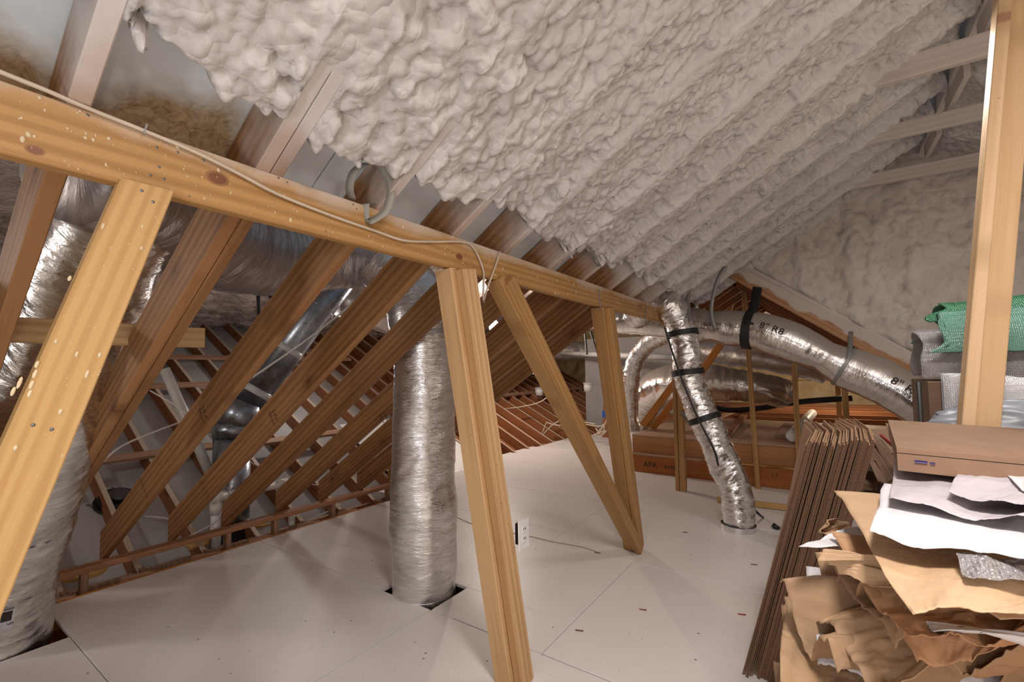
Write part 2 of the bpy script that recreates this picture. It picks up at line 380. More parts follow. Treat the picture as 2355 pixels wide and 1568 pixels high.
def floorpaint():
    a = NT('painted_floor', Roughness=.42); a.b.inputs['Specular IOR Level'].default_value = .4
    p = a.pos(); n = a.noise(p, 1.2, 4, .6); col = a.ramp(n, [(.3, (.69, .645, .62)), (.7, (.75, .71, .685))])
    sp = a.voro(a.map(p, (1, 1, 1)), 9.); nn = a.noise(p, 40, 2)
    m = a.ramp(a.math('ADD', sp, a.math('MULTIPLY', nn, .05)), [(.075, .8), (.085, 0.)]); col = a.mix(m, col, (.18, .12, .09))
    sp2 = a.voro(p, 31.); col = a.mix(a.ramp(sp2, [(.09, .4), (.12, 0.)]), col, (.35, .27, .22))
    a.set('Base Color', col)
    a.set('Normal', a.bump(a.math('ADD', a.noise(p, 70, 3), a.math('MULTIPLY', a.noise(a.map(p, (4, 60, 1)), 1, 3), .6)), .12, .003)); return a.m
M_FLOOR = floorpaint()
def paper(name, col, rough=.7, sheen=0):
    a = NT(name, Roughness=rough); p = a.obj(); n = a.noise(p, 4, 5, .6); n2 = a.noise(a.map(p, (40, 160, 40)), 1, 2)
    c = a.ramp(n, [(.25, tuple(x*.82 for x in col)), (.7, col)]); c = a.mix(a.math('MULTIPLY', n2, .12), c, tuple(x*.6 for x in col))
    a.set('Base Color', c); cr = a.math('ABSOLUTE', a.math('SUBTRACT', a.noise(p, 9, 5, .65, .8), .5))
    a.set('Normal', a.bump(a.math('MULTIPLY', cr, -1.), .45, .012)); return a.m
M_KRAFT = paper('kraft_paper', (.56, .37, .22)); M_KRAFT2 = paper('kraft_paper_brown', (.42, .27, .155)); M_KRAFT3 = paper('kraft_paper_orange', (.52, .30, .16))
M_WHITE = paper('white_paper', (.72, .71, .74)); M_LILAC = paper('grey_white_paper', (.56, .51, .54))
def cardboard():
    a = NT('corrugated_card', Roughness=.85); o = a.obj(); p = a.noise(o, 5, 3)
    base = a.ramp(p, [(.3, (.30, .17, .095)), (.7, (.40, .24, .14))])
    g = a.n('ShaderNodeNewGeometry', out=1); ny = a.n('ShaderNodeSeparateXYZ', {0: g}, out=1)
    edge = a.ramp(a.math('ABSOLUTE', ny), [(.6, 0.), (.8, 1.)])
    wv = a.n('ShaderNodeTexWave', {'Vector': a.map(o, (1, 1, 1)), 'Scale': 62., 'Distortion': 1.6}, bands_direction='Z')
    ec = a.ramp(wv, [(.3, (.045, .02, .012)), (.7, (.27, .14, .075))])
    a.set('Base Color', a.mix(edge, base, ec)); return a.m
M_CARD = cardboard(); M_CARDFLAT = simple('plain_cardboard', (.29, .175, .11), .8)
def bubble(name, col, alpha=.55, rough=.15):
    a = NT(name, Roughness=rough); p = a.obj(); v = a.voro(p, 150., rnd=.3)
    a.set('Base Color', col); a.set('Alpha', alpha); a.b.inputs['Specular IOR Level'].default_value = .8
    a.set('Normal', a.bump(a.math('MULTIPLY', v, -1.), .55, .008)); return a.m
M_BUBC = bubble('clear_bubble_wrap', (.34, .32, .32), .7); M_BUBG = bubble('green_bubble_wrap', (.004, .12, .045), .92, .3); M_BUBT = bubble('pale_green_bubble_wrap', (.10, .27, .20), .7, .3)
M_BUBS = bubble('silver_bubble_foil', (.55, .55, .57), 1., .2)
M_BAG = simple('grey_plastic_bag', (.25, .27, .31), .35)
a = NT('lamp_glass', Roughness=.4); a.set('Emission Color', (1, .95, .9)); a.set('Emission Strength', 60.); a.set('Base Color', (1, 1, 1)); M_BULB = a.m

# ================================================================== SETTING
SL = .6436; NS = Vector((SL, 0, -1)).normalized()          # normal of the left slope, into the attic
UPS = Vector((1, 0, SL)).normalized()                      # up the slope
def roofz(x): return 2.727+SL*x                            # underside of the rafters
RD = .175                                                  # rafter depth
XR = .72                                                   # ridge
RY = [.27, .69, 1.06, 1.45, 1.82, 2.26, 2.68, 3.12, 3.53]
RY = [RY[0]-.407*k for k in (3, 2, 1)]+RY+[3.93+.407*k for k in range(4)]

floor = thing('floor', (0, 0, 0), 'white painted plywood attic floor with dark joints', kind='structure')
def panel(x0, x1, y0, y1, g=.003):
    box('floor_panel', (x0+g, y0+g, -.02), (x1-g, y1-g, 0), M_FLOOR, floor)
G = [-1.9, -.515, .705, 1.925, 3.145, 4.366, 5.586, 6.8, 8.6]
def row(y0, y1, xs, g=.003):
    for a_, b_ in zip(xs[:-1], xs[1:]): panel(a_, b_, y0, y1, g)
row(-1.9, -.515, [-3.8, -2.6, -.2, 2.2, 4])
# left flex duct hole: x -3.75..-3.28, y .24...705
row(-.515, .27, [-3.8, -1.36, 1.08, 4]); panel(-3.8, -3.70, .27, .705, 0); panel(-3.27, -1.36, .27, .705, 0.); panel(-1.36, 1.08, .27, .705); panel(1.08, 4, .27, .705)
# centre duct hole x -2.33..-1.91, y 1.925..2.24
row(.705, 1.925, [-3.8, -1.9, .54, 2.98, 4], .003)
panel(-3.8, -2.33, 1.925, 2.24, 0.); panel(-1.90, -1.18, 1.925, 2.24, 0.); panel(-3.8, -1.18, 2.24, 3.145, 0.); row(1.925, 3.145, [-1.18, 1.26, 4], .004)
panel(-3.8, -1.85, 3.145, 3.42, 0); panel(-4.24, -1.85, 3.42, 4.366, 0); row(3.145, 4.366, [-1.85, .59, 4], .003)
row(4.366, 5.586, [-4.28, -1.87, .57, 4], .002); row(5.586, 6.8, [-4.3, -2.2, .2, 4], .002); row(6.8, 8.6, [-4.2, -2.2], .002)
# the joists and the boards below the floor
for y in (-.5, .9, 2.3, 3.7, 5.1): pass
box('rim_board', (-3.84, -1.9, -.26), (-3.80, 3.15, -.004), M_ORANGE, floor)
for k in range(24):
    y = -1.6+.407*k
    if abs(y-.44) < .2 or abs(y-2.07) < .2: continue
    board('joist', (-4.8, y, -.135), (-3.845, y, -.135), .038, .19, (0, 1, 0), M_DUSTY, floor, s0=0, t0=1.2)
    if k < 14: board('joist', (-3.79, y, -.135), (-1., y, -.135), .038, .19, (0, 1, 0), M_OLD, floor)
box('subfloor_void', (-4.9, -1.9, -.30), (4, 9, -.27), M_FGLASS, floor)
for k in range(20):
    y = -1.25+.407*k
    if -.1 < y-.27 < .3 or y > 3.2: continue
    board('blocking', (-3.93, y-.1, -.06), (-3.72 if 0 else -3.845, y+.06, -.06), .12, .038, (0, 0, 1), M_DUSTY, floor)
# nailing plate under the rafter feet
box('rim_board', (-4.16, -1.9, -.28), (-4.12, 4.2, -.075), M_DUSTY, floor)
plate = thing('rafter_plate', (-4.0, 1, 0), 'flat reddish board under the rafter feet along the floor edge', 'timber')
board('plate_board', (-4.03, -1.5, .085), (-4.03, 4.2, .085), .095, .036, (1, 0, 0), wood('red_plate', (.46, .24, .13), (.31, .14, .07)), plate)
for y in (-.9, .1, .92, 1.78, 2.16, 2.72, 3.4):
    board('short_post', (-4.02, y, -.2), (-4.02, y, .066), .038, .06, (0, 1, 0), M_DUSTY, plate)

ceil = thing('ceiling', (0, 0, 2.5), 'sloped attic roof lined with white spray foam between rafters', kind='structure')
for i, y in enumerate(RY):
    lowx = -4.08 if i <= 11 else -1.33
    mat = M_RAFTER if i <= 12 else M_RAFTERF
    off = NS*(-RD/2)
    x1 = XR-.02
    if i == 4: y -= .038
    p0 = Vector((lowx, y-.019, roofz(lowx)))+off; p1 = Vector((x1, y-.019, roofz(x1)))+off
    board('rafter', p0, p1, RD, .038, NS, mat, ceil, s0=(SL if i <= 11 else 0)*-1.0, s1=-SL)
    if i == 4: board('sister_rafter', p0+V(0, .039, 0)+UPS*1.2, p1+V(0, .039, 0), RD, .036, NS, mat, ceil)
    if i == 10:
        pass
# paired rafter pieces (sisters) like the photograph's doubled ones
for i, lx, hx in ((11, -1.6, .2), (12, -1.33, .3)):
    y = RY[i]+.021
    board('sister_rafter', Vector((lx, y, roofz(lx)))+NS*(-RD/2+.003), Vector((hx, y, roofz(hx)))+NS*(-RD/2+.003), RD*.98, .036, NS, M_RAFTER, ceil)
# right slope rafters
for y in RY[:]:
    p0 = Vector((XR+.02, y-.019, roofz(XR-.02)))+Vector((-SL, 0, -1)).normalized()*(-RD/2); p1 = Vector((4.2, y-.019, roofz(2*XR-4.2)))+Vector((-SL, 0, -1)).normalized()*(-RD/2)
    board('rafter', p0, p1, RD, .038, (-SL, 0, -1), M_RAFTERF, ceil)
board('ridge_board', (XR, -1.9, roofz(XR)+.07), (XR, 5.1, roofz(XR)+.07), .28, .036, (0, 0, 1), M_RAFTERF, ceil)
# sheathing, boards running along the attic, lowest strip is solid timber
off = -NS*(RD+.008)
def on(x, y, d=0.): return Vector((x, y, roofz(x)))+NS*d
for a_, b_, m in ((-1.50, -1.425, M_DUSTY), (-1.42, -.30, M_OSB), (-.29, XR, M_OSB)):
    for y0, y1 in ((-1.9, .9), (.9, 3.3), (3.3, 5.2)):
        ym = (y0+y1)/2; lo = a_
        if m is M_DUSTY and y0 < 0: y0 = .27; ym = (y0+y1)/2
        M_, L = frame(on(lo, ym, -RD-.012), on(b_, ym, -RD-.012), (0, 1, 0))
        link('roof_panel', boardmesh(L, y1-y0-.004, .015, .001), m, ceil, M_)
        if m is M_DUSTY: pass
# bare strand board low in the leftmost bay
bl = frame(on(-2.7, -.13, -RD-.012), on(-1.95, -.13, -RD-.012), (0, 1, 0)); link('roof_panel', boardmesh(bl[1], .74, .015, .001), M_OSBRAW, ceil, bl[0])
for lx in (XR, ):
    M_, L = frame(Vector((XR, 1.6, roofz(XR)))+Vector((.11, 0, .17)), Vector((4.2, 1.6, roofz(2*XR-4.2)))+Vector((.11, 0, .17)), (0, 1, 0))
    link('roof_panel', boardmesh(L, 7.2, .015), M_OSB, ceil, M_)

# ------------------------------------------------------------------ spray foam height fields
def foamfield(nu, nv, du, dv, base, rmin, rmax, dens, hgt=.75, seed=1, elong=1.25, layers=2, rgrow=None):
    """bumps stamped on a grid. u: along the attic, v: up the slope"""
    rng = np.random.default_rng(seed); H = base.copy(); area = nu*du*nv*dv
    for l in range(layers):
        sc = 1. if l == 0 else .55
        I_, J_ = np.meshgrid(np.arange(nu)*du, np.arange(nv)*dv, indexing='ij'); WN = vn(I_*22/(rmax/.045)+l*5, J_*22/(rmax/.045)+seed)
        n = int(area*dens/(sc*sc)); cu = rng.random(n)*nu*du; cv = rng.random(n)*nv*dv
        R = (rmin+(rmax-rmin)*rng.random(n)**1.6)*sc; hh = hgt*(.75+.5*rng.random(n)); rot = rng.normal(0, .5, n); el = 1+(elong-1)*rng.random(n)*1.6
        B0 = H.copy()
        for a_, b_, r_, h_, t_, e_ in zip(cu, cv, R, hh, rot, el):
            if rgrow: r_ = r_*rgrow(a_)
            R2 = r_*e_; i0 = max(0, int((a_-R2)/du)); i1 = min(nu, int((a_+R2)/du)+2); j0 = max(0, int((b_-R2)/dv)); j1 = min(nv, int((b_+R2)/dv)+2)
            if i1-i0 < 2 or j1-j0 < 2: continue
            x = (np.arange(i0, i1)*du-a_)[:, None]; y = (np.arange(j0, j1)*dv-b_)[None]
            c, s = math.cos(t_), math.sin(t_); xx = (x*c+y*s)/r_; yy = (-x*s+y*c)/R2
            d = xx*xx+yy*yy
            d = d*(1+.45*WN[i0:i1, j0:j1]); cap = np.sqrt(np.clip(1-d, 0, 1))*r_*h_
            ci, cj = min(nu-1, int(a_/du)), min(nv-1, int(b_/dv))
            top = B0[ci, cj] if l else base[ci, cj]
            k = (.15 if l == 0 else .30)
            val = np.where(d < 1, (.75*top+.25*B0[i0:i1, j0:j1])-r_*h_*k+cap, -9)
            H[i0:i1, j0:j1] = np.maximum(H[i0:i1, j0:j1], val)
    return H
def build_foam(name, O, U, Vd, N, H, du, dv, mat, parent, shear=0., mask=None):
    nu, nv = H.shape; ii, jj = np.meshgrid(np.arange(nu)*du, np.arange(nv)*dv, indexing='ij')
    gu, gv = np.gradient(H, du, dv)
    su = np.clip(gu, -1, 1)*.006; sv = np.clip(gv, -1, 1)*.006
    P = np.array(O)[None, None]+(ii-su*0)[..., None]*np.array(U)+(jj-shear*(H-H.min()))[..., None]*np.array(Vd)+H[..., None]*np.array(N)
    me = gridmesh(name, P)
    return link(name, me, mat, parent, smooth=True)
def sm(x, a, b): t = np.clip((x-a)/(b-a), 0, 1); return t*t*(3-2*t)
# main slope: heights relative to the rafter undersides
du, dv = .0075, .0075; y0f, y1f = -1.0, 5.16; x0f = -1.30; Ls = (XR-x0f)/UPS.x
nu, nv = int((y1f-y0f)/du), int(Ls/dv)
yy = y0f+np.arange(nu)*du; vv = np.arange(nv)*dv; YY, VV = np.meshgrid(yy, vv, indexing='ij')
dist = np.min(np.abs(YY[..., None]-(np.array(RY+[RY[4]-.038])-.019)), axis=-1)
edge = .17+.03*vn(YY*3.1, YY*0+4)+.03*vn(YY*9, YY*0+9)+.05*vn(YY*1.3, YY*0+2)
inside = sm(VV, edge-.0, edge+.055)
bay = -.030+.018*vn(YY*2.2, VV*2.2)-.030*sm(YY, 1.0, 2.4)
onr = sm(dist, .055, .022)
thick = bay*(1-onr)+onr*(.006+.020*sm(YY, 1.3, 2.6)+.010*vn(YY*3, VV*5))
nearr = (YY < 1.7)
Hb = foamfield(nu, nv, du, dv, thick, .015, .042, 800, .95, 3, 1.5, 2, rgrow=lambda u: 1.15 if u < 2.4 else .9)
bump_ = Hb-thick
Hb = thick+bump_*(1-.6*onr*sm(VV, 2.4, 1.2))
inside = sm(VV+1.0*bump_, edge+.065, edge+.13)
Hf = -RD-.03+(Hb+RD+.03)*inside
ro = np.where(dist < .0215, np.where(nearr, np.where(YY < .5, sm(VV, .48, .62), sm(VV, .36+.08*vn(YY*5, YY), .50)), sm(VV, .26+.1*vn(YY*2, YY*0), .40)), 1.)
Hf = np.where(ro < 1, np.minimum(Hf, -.012+ro*(Hf+.012)), Hf)
build_foam('spray_foam', on(x0f, y0f), (0, 1, 0), UPS, NS, Hf, du, dv, M_FOAM, ceil, shear=.18)
# right slope
NR = Vector((-SL, 0, -1)).normalized(); DR = Vector((1, 0, -SL)).normalized()
du2 = .02; nu2, nv2 = int(6.9/du2), int(3.9/du2); yy = -1.8+np.arange(nu2)*du2; YY, VV = np.meshgrid(yy, np.arange(nv2)*du2, indexing='ij')
dist = np.min(np.abs(YY[..., None]-(np.array(RY)-.019)), axis=-1)
b2 = -.04+.04*sm(dist, .06, .02); H2 = foamfield(nu2, nv2, du2, du2, b2, .04, .07, 300, .6, 5, 1.6, 1)
build_foam('spray_foam', Vector((XR, -1.8, roofz(XR))), (0, 1, 0), DR, NR, H2, du2, du2, M_FOAM, ceil)
# near strip of the left slope behind the camera
H3 = foamfield(60, 120, .02, .02, np.full((60, 120), -.04), .03, .06, 300, .8, 6, 1.3, 1)
build_foam('spray_foam', on(-1.15, -2.0), (0, 1, 0), UPS, NS, H3, .02, .02, M_FOAM, ceil)
# collar ties
for y in (3.1, 3.92, 4.74):
    z = 2.905 if y < 4 else 2.87
    board('collar_tie', (.18, y, z), (1.26, y, z), .12 if y < 3.5 else .1, .038, (0, 0, 1), wood('painted_tie', (.62, .56, .52), (.54, .47, .43), knot=False) if y == 3.1 else D.materials['painted_tie'], ceil)
for y in (2.75, 3.55, 4.35): board('ridge_tie', (XR, y, roofz(XR)-.16), (XR, y+.5, roofz(XR)-.14), .10, .03, (0, 0, 1), D.materials['painted_tie'], ceil)

# ------------------------------------------------------------------ gable wall at y 5.15
wallb = thing('wall_back', (0, 5.2, 2), 'white foam covered gable wall above the far opening', kind='structure')
def chz(x): return 1.80-.75*x
du3 = .014; xa, xb, za, zb = -.80, 3.4, -.0, 3.35; nu3, nv3 = int((xb-xa)/du3), int((zb-za)/du3)
XX, ZZ = np.meshgrid(xa+np.arange(nu3)*du3, za+np.arange(nv3)*du3, indexing='ij')
studs = np.arange(-.6, 3.4, .407); dd = np.min(np.abs(XX[..., None]-studs), -1)
b3 = .02+.03*sm(dd, .05, .015)+.03*vn(XX*2.3, ZZ*1.4)
H4 = foamfield(nu3, nv3, du3, du3, b3, .028, .07, 380, .62, 9, 2., 2)
line = chz(XX)+.06+.025*vn(XX*7, ZZ*0); ZC = np.maximum(ZZ, line); H4 = H4*sm(ZZ-line, -.005, .05)-.01
P = np.stack([XX, 5.14-H4, ZC], -1)
keep = (ZZ > line-.03) & (ZZ < 2.727+SL*XX+.15) & (ZZ < 2.727+SL*(2*XR-XX)+.15)
me = gridmesh('wall_foam', P)
import bmesh
bm = bmesh.new(); bm.from_mesh(me); bm.verts.ensure_lookup_table(); kk = keep.reshape(-1)
bmesh.ops.delete(bm, geom=[v for v in bm.verts if not kk[v.index]], context='VERTS'); bm.to_mesh(me); bm.free()
link('wall_foam', me, M_FOAMG, wallb, smooth=True)
vs = [(xa, 5.16, chz(xa)+.04), (3.4, 5.16, chz(3.4)+.04), (3.4, 5.16, .9), (XR, 5.16, 3.35), (xa, 5.16, 2.4)]
link('sheathing_back', mesh('sb', vs+[(x, y+.02, z) for x, y, z in vs], [(0, 1, 2, 3, 4), (9, 8, 7, 6, 5)]), M_OSBRAW, wallb)
board('rake_rafter', (-.86, 5.08, chz(-.86)-.06), (1.9, 5.08, chz(1.9)-.06), .14, .04, (.6, 0, .8), wood('sprayed_rake', (.50, .27, .13), (.34, .15, .06), rake=True), wallb)
board('rake_rafter', (-.80, 5.12, chz(-.80)+.05), (1.9, 5.12, chz(1.9)+.05), .06, .03, (.6, 0, .8), D.materials['painted_tie'], wallb)

# ------------------------------------------------------------------ lower roof beyond the gable
low = thing('ceiling_far', (0, 8, 1.8), 'lower foam lined roof beyond the gable opening', kind='structure')
def farplane(name, O, U, Vd, N, a_, b_, st, mat, rmin=.04, rmax=.1, seed=20, h=.5, dens=60):
    n1, n2 = int(a_/st), int(b_/st); I, J = np.meshgrid(np.arange(n1)*st, np.arange(n2)*st, indexing='ij')
    bb = .03*vn(I*1.7, J*1.7+seed); Hh = foamfield(n1, n2, st, st, bb, rmin, rmax, dens, h, seed, 1.5, 1)
    return build_foam(name, O, U, Vd, N, Hh, st, st, mat, low)
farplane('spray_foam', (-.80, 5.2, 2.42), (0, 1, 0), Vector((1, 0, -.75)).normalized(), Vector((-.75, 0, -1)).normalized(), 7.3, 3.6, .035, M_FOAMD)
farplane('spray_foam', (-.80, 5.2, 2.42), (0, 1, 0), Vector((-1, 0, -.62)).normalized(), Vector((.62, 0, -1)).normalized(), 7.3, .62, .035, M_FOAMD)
for k in range(8):
    y = 5.45+.407*2*k*.5
    board('rafter', (-.82, y, 2.28), (-1.2, y, 2.045), .14, .038, (-.62, 0, 1), M_OLD, low)
    if k % 2 == 0: board('rafter', (-.78, y, 2.28), (2.2, y, .05), .14, .038, (.75, 0, 1), M_OLD, low)
# high foam roof over the vaulted ceiling
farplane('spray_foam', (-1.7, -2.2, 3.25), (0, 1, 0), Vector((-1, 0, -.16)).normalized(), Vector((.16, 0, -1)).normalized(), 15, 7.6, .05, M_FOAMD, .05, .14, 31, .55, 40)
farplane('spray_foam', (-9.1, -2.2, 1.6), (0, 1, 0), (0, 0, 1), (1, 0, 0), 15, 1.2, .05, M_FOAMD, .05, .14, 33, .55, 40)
walle = thing('wall_end', (0, 12.4, 1), 'tan foam covered end wall seen through the opening', kind='structure')
n1, n2 = 200, 60; I, J = np.meshgrid(np.arange(n1)*.05, np.arange(n2)*.05, indexing='ij')
Hh = foamfield(n1, n2, .05, .05, .03*vn(I, J), .07, .16, 30, .5, 40, 1.4, 1)
build_foam('wall_foam', (-9.2+2, 12.4, -.4), (1, 0, 0), (0, 0, 1), (0, -1, 0), Hh, .05, .05, M_FOAMT, walle)
box('trim_board', (-3, 12.15, 1.02), (2.8, 12.2, 1.08), M_STUD, walle)
box('wall_panel', (-4.6, 9.6, -.1), (-2.5, 9.65, 2.0), M_DRY, walle)
# closing surfaces behind the camera and to the sides
wf = thing('wall_front', (0, -2, 1), 'plain attic end wall behind the viewpoint', kind='structure')
box('wall_panel', (-9.2, -2.1, -.4), (4.3, -2.02, 3.5), M_FOAMG, wf)
wr = thing('wall_right', (4.3, 1, .5), 'low knee wall under the eave', kind='structure')
box('wall_panel', (3.6, -2, -.1), (3.66, 5.2, 1.4), M_FOAMG, wr)

# ------------------------------------------------------------------ vaulted ceiling framing below / beyond the rafters
vault = thing('vaulted_ceiling', (-5.5, 3, .5), 'underside framing of the neighbouring vaulted ceiling with pale ceiling boards', kind='structure')
CS = .5108
def vz(x): return -.1-CS*(x+4)
cn = Vector((CS, 0, 1)).normalized()
for k in range(34):
    y = -.4+.409*k
    x0, x1 = -4.02, -9.0
    far = y > 4.3
    board('ceiling_joist', Vector((x0, y, vz(x0)))-cn*.07, Vector((x1, y, vz(x1)))-cn*.07, .14, .038, cn, M_OLD, vault, s0=-.3)
    pale_top = board('joist_top', Vector((x0, y, vz(x0)))+cn*.0025, Vector((x1, y, vz(x1)))+cn*.0025, .006, .036, cn, M_TOP, vault, c=.001)  # paler strip laid along the top edge of each joist
for y0, y1 in ((-2, .4), (.4, 2.8), (2.8, 5.2), (5.2, 7.6), (7.6, 10), (10, 14)):
    ym = (y0+y1)/2; M_, L = frame(Vector((-4.14, ym, vz(-4.14)))-cn*.15, Vector((-9.1, ym, vz(-9.1)))-cn*.15, (0, 1, 0))
    link('ceiling_board', boardmesh(L, y1-y0-.004, .013), M_DRY if y1 < 5.5 else M_OLD, vault, M_)
# cross blocking seen between the joists
for x, ya, yb in ((-5.0, .62, 1.0), (-5.3, 1.1, 2.25), (-5.25, 2.3, 4.2), (-6.5, 1.4, 3.9), (-7.2, 1.8, 5.2), (-5.6, 4.5, 7.4), (-5.7, 7.3, 12.5), (-7.6, 8.6, 10.5), (-7.3, 11, 12.2)):
    board('cross_board', Vector((x, ya, vz(x)))+cn*.022, Vector((x, yb, vz(x)))+cn*.022, .09, .034, (1, 0, -CS), M_DUSTY, vault)
pw = thing('plywood_offcut', (-4.5, 4.4, .3), 'pale plywood sheet lying on the vaulted ceiling framing behind the centre duct', 'plywood')
M_, L = frame(Vector((-4.1, 4.45, vz(-4.1)))+cn*.05, Vector((-5.35, 4.45, vz(-5.35)))+cn*.05, (0, 1, 0)); link('sheet', boardmesh(L, 1.5, .015), M_FLOOR, pw, M_)
fb = thing('floor_edge_batten', (-4.3, 4.7, 0), 'short dark batten along the floor edge right of the centre duct', 'timber')
board('batten', (-4.25, 4.4, .02), (-4.25, 5.3, .02), .04, .035, (1, 0, 0), M_OLD, fb)

# ================================================================== TIMBER
X0 = -1.27
purlin = thing('purlin', (X0, 2, 1.84), 'long orange pine beam spattered with foam drops running under the rafters', 'timber beam')
board('beam', (X0-.019, -1.9, 1.838), (X0-.019, 4.56, 1.838), .14, .038, (0, 0, 1), M_PURLIN, purlin)
purlin_spray = []
# real overspray fans on the beam come from the material; foam drops are relief
def drops(name, parent, pts, mat):
    vs = []; fs = []
    for p, n_, up_, r_, e_ in pts:
        n_ = Vector(n_).normalized(); a_ = Vector(up_).normalized(); b_ = n_.cross(a_); i0 = len(vs)
        for q in range(8):
            t = q/8*2*math.pi; vs.append(p+a_*math.cos(t)*r_*e_+b_*math.sin(t)*r_)
        for q in range(8):
            t = q/8*2*math.pi; vs.append(p+a_*math.cos(t)*r_*e_*.6+b_*math.sin(t)*r_*.6+n_*r_*.55)
        for q in range(8): fs.append((i0+q, i0+(q+1) % 8, i0+8+(q+1) % 8, i0+8+q))
        fs.append(tuple(i0+8+q for q in range(8)))
    return link(name, mesh(name, vs, fs), mat, parent, smooth=True, kind='stuff')
pts = []
for _ in range(420):
    y = random.random()**1.3*4.3-.1; r_ = .0011+.0035*random.random()**5
    pts.append((Vector((X0+.0005, y, 1.772+random.random()*.13)), (1, 0, 0), (0, random.uniform(-.3, .3), 1), r_, 1+random.random()*1.3))
drops('foam_drops', purlin, pts, M_DROP)
pts = []
for p in [(202, 265), (361, 339), (366, 384), (377, 411), (409, 350), (468, 369), (346, 403), (640, 409), (660, 419), (700, 330), (1070, 585), (1085, 600), (930, 560), (812, 470), (820, 480), (1090, 612), (205, 250)]:
    q = at(*p, X=X0); 
    if 1.77 < q.z < 1.905: pts.append((q, (1, 0, 0), (0, 0, 1), .0032, 1))
drops('nail_heads', purlin, pts, M_NAIL)
M_KNOT = simple('dark_knot', (.22, .075, .025), .5); M_KNOTR = simple('knot_ring', (.34, .155, .05), .55)

brace = thing('slanted_brace', (X0, .0, 0), 'bright pine brace nailed under the beam at the near end with yellow foam dribbles', 'timber brace')
b0, b1 = V(X0-.0, -.13, 0), V(X0-.0, .37, 1.775)
board('stud', b0, b1, .095, .038, (0, 1, 0), M_BRACE, brace, s1=.3)
pts = []
bd = (b1-b0).normalized(); bs = bd.cross(V(1, 0, 0)).normalized()
for _ in range(38):
    t = random.uniform(.5, 1); q = b0+(b1-b0)*t+bs*random.uniform(-.045, .045)+V(.0195, 0, 0); pts.append((q, (1, 0, 0), (0, .2, 1), .0009+.0026*random.random()**5, 1.3+random.random()*1.3))
for p, e in (((80, 860), 3), ((72, 885), 3), ((68, 905), 2.5), ((85, 838), 2.5), ((45, 880), 4), ((30, 900), 3), ((200, 860), 3), ((237, 520), 2.5), ((160, 640), 2)):
    q = at(*p, X=X0+.0195); pts.append((q, (1, 0, 0), (0, .25, 1), .003, e))
drops('foam_drops', brace, pts, M_DROP)
drops('nail_heads', brace, [(at(*p, X=X0+.0195), (1, 0, 0), (0, 0, 1), .0035, 1) for p in ((76, 977), (119, 987), (326, 438), (352, 464))], M_NAIL)

def lean_post(name, studs, label, cat='post', m=None):
    t = thing(name, studs[0][0], label, cat)
    for p0, p1, wx, wy in studs: board('stud', p0, p1, wy, wx, (0, 1, 0), m or M_STUD, t)
    return t
post1 = lean_post('stud_post', [(V(-1.205, 1.665, 0), V(-1.30, 1.40, 1.765), .089, .038), (V(-1.137, 1.712, 0), V(-1.236, 1.455, 1.765), .042, .089)], 'pale doubled stud post in front of the centre duct carrying the outlet plate')
post2 = lean_post('stud_post', [(V(-1.28, 3.37, 0), V(-1.30, 2.93, 1.765), .089, .038), (V(-1.215, 3.40, 0.02), V(-1.237, 2.985, 1.765), .038, .089)], 'upright doubled stud post at the foot of the long diagonal brace', m=M_AGED)
brace2 = thing('diagonal_brace', (-1.2, 3.3, 0), 'doubled diagonal brace crossing down to the foot of the upright post', 'timber brace')
board('stud', (-1.24, 3.34, .02), (-1.29, 1.72, 1.775), .038, .089, (0, 1, 0), M_AGED, brace2); board('stud', (-1.195, 3.345, .015), (-1.248, 1.775, 1.77), .089, .038, (0, 1, .9), M_AGED, brace2)
post3 = thing('stud_post', (-1.38, 5.2, 0), 'square light post standing past the end of the beam left of the thin strapped duct', 'post')
board('stud', (-1.415, 5.22, 0), (-1.415, 5.22, 2.0), .075, .038, (0, 1, 0), M_AGED, post3); board('stud', (-1.36, 5.22, 0), (-1.36, 5.22, 2.0), .075, .06, (0, 1, 0), M_AGED, post3)
rp = thing('stud_post', (.5, 2.42, 0), 'tall pale doubled stud rising past the bubble wrap and out of view', 'post')
for dx, dy, wx, wy in ((-.035, 0, .038, .089), (.022, .01, .07, .038)):
    board('stud', (.325+dx, 2.42+dy, .0), (.655+dx, 2.42+dy, 2.9), wy, wx, (0, 1, 0), wood('fresh_pine', (.70, .49, .29), (.56, .36, .18)) if dx < 0 else D.materials['fresh_pine'], rp)
# thin uprights and slanted studs near the opening
for p0, p1, w_, lab in ((V(-.70, 5.75, 0), V(-.76, 5.75, 2.3), .05, 'thin upright batten right behind the strapped duct'), (V(-.30, 5.72, 0), V(-.31, 5.72, 1.98), .05, 'thin upright batten in front of the raised plywood deck near the cardboard'),
                        (V(.12, 5.75, 0), V(.12, 5.75, 1.3), .055, 'short pale upright behind the cardboard stack top'), (V(.62, 5.0, .3), V(.655, 4.95, 1.3), .05, 'slanted dark upright at the lower end of the large duct'),
                        (V(.10, 9.0, .4), V(.10, 9.0, 1.4), .07, 'small far upright seen under the sagging duct')):
    t = thing('upright_batten', p0, lab, 'post'); board('stud', p0, p1, w_, .04, (1, 0, 0), M_RAFTERF if 'dark' in lab else M_AGED, t)
for (a_, b_, Y_), lab in ((((1478, 978), (1575, 850), 6.3), 'orange slanted stud resting on the raised deck left of the light post'), (((1500, 985), (1585, 880), 6.5), 'second orange slanted stud lying just below the longer one'), (((1610, 860), (1690, 745), 6.6), 'orange diagonal stud behind the strapped duct'), (((1660, 740), (1700, 655), 6.4), 'short orange rafter tail over the large duct')):
    p0 = at(*a_, Y=Y_); p1 = at(*b_, Y=Y_); t = thing('slanted_stud', p0, lab, 'timber'); board('stud', p0, p1, .09, .038, (0, 0, 1), M_ORANGE, t)
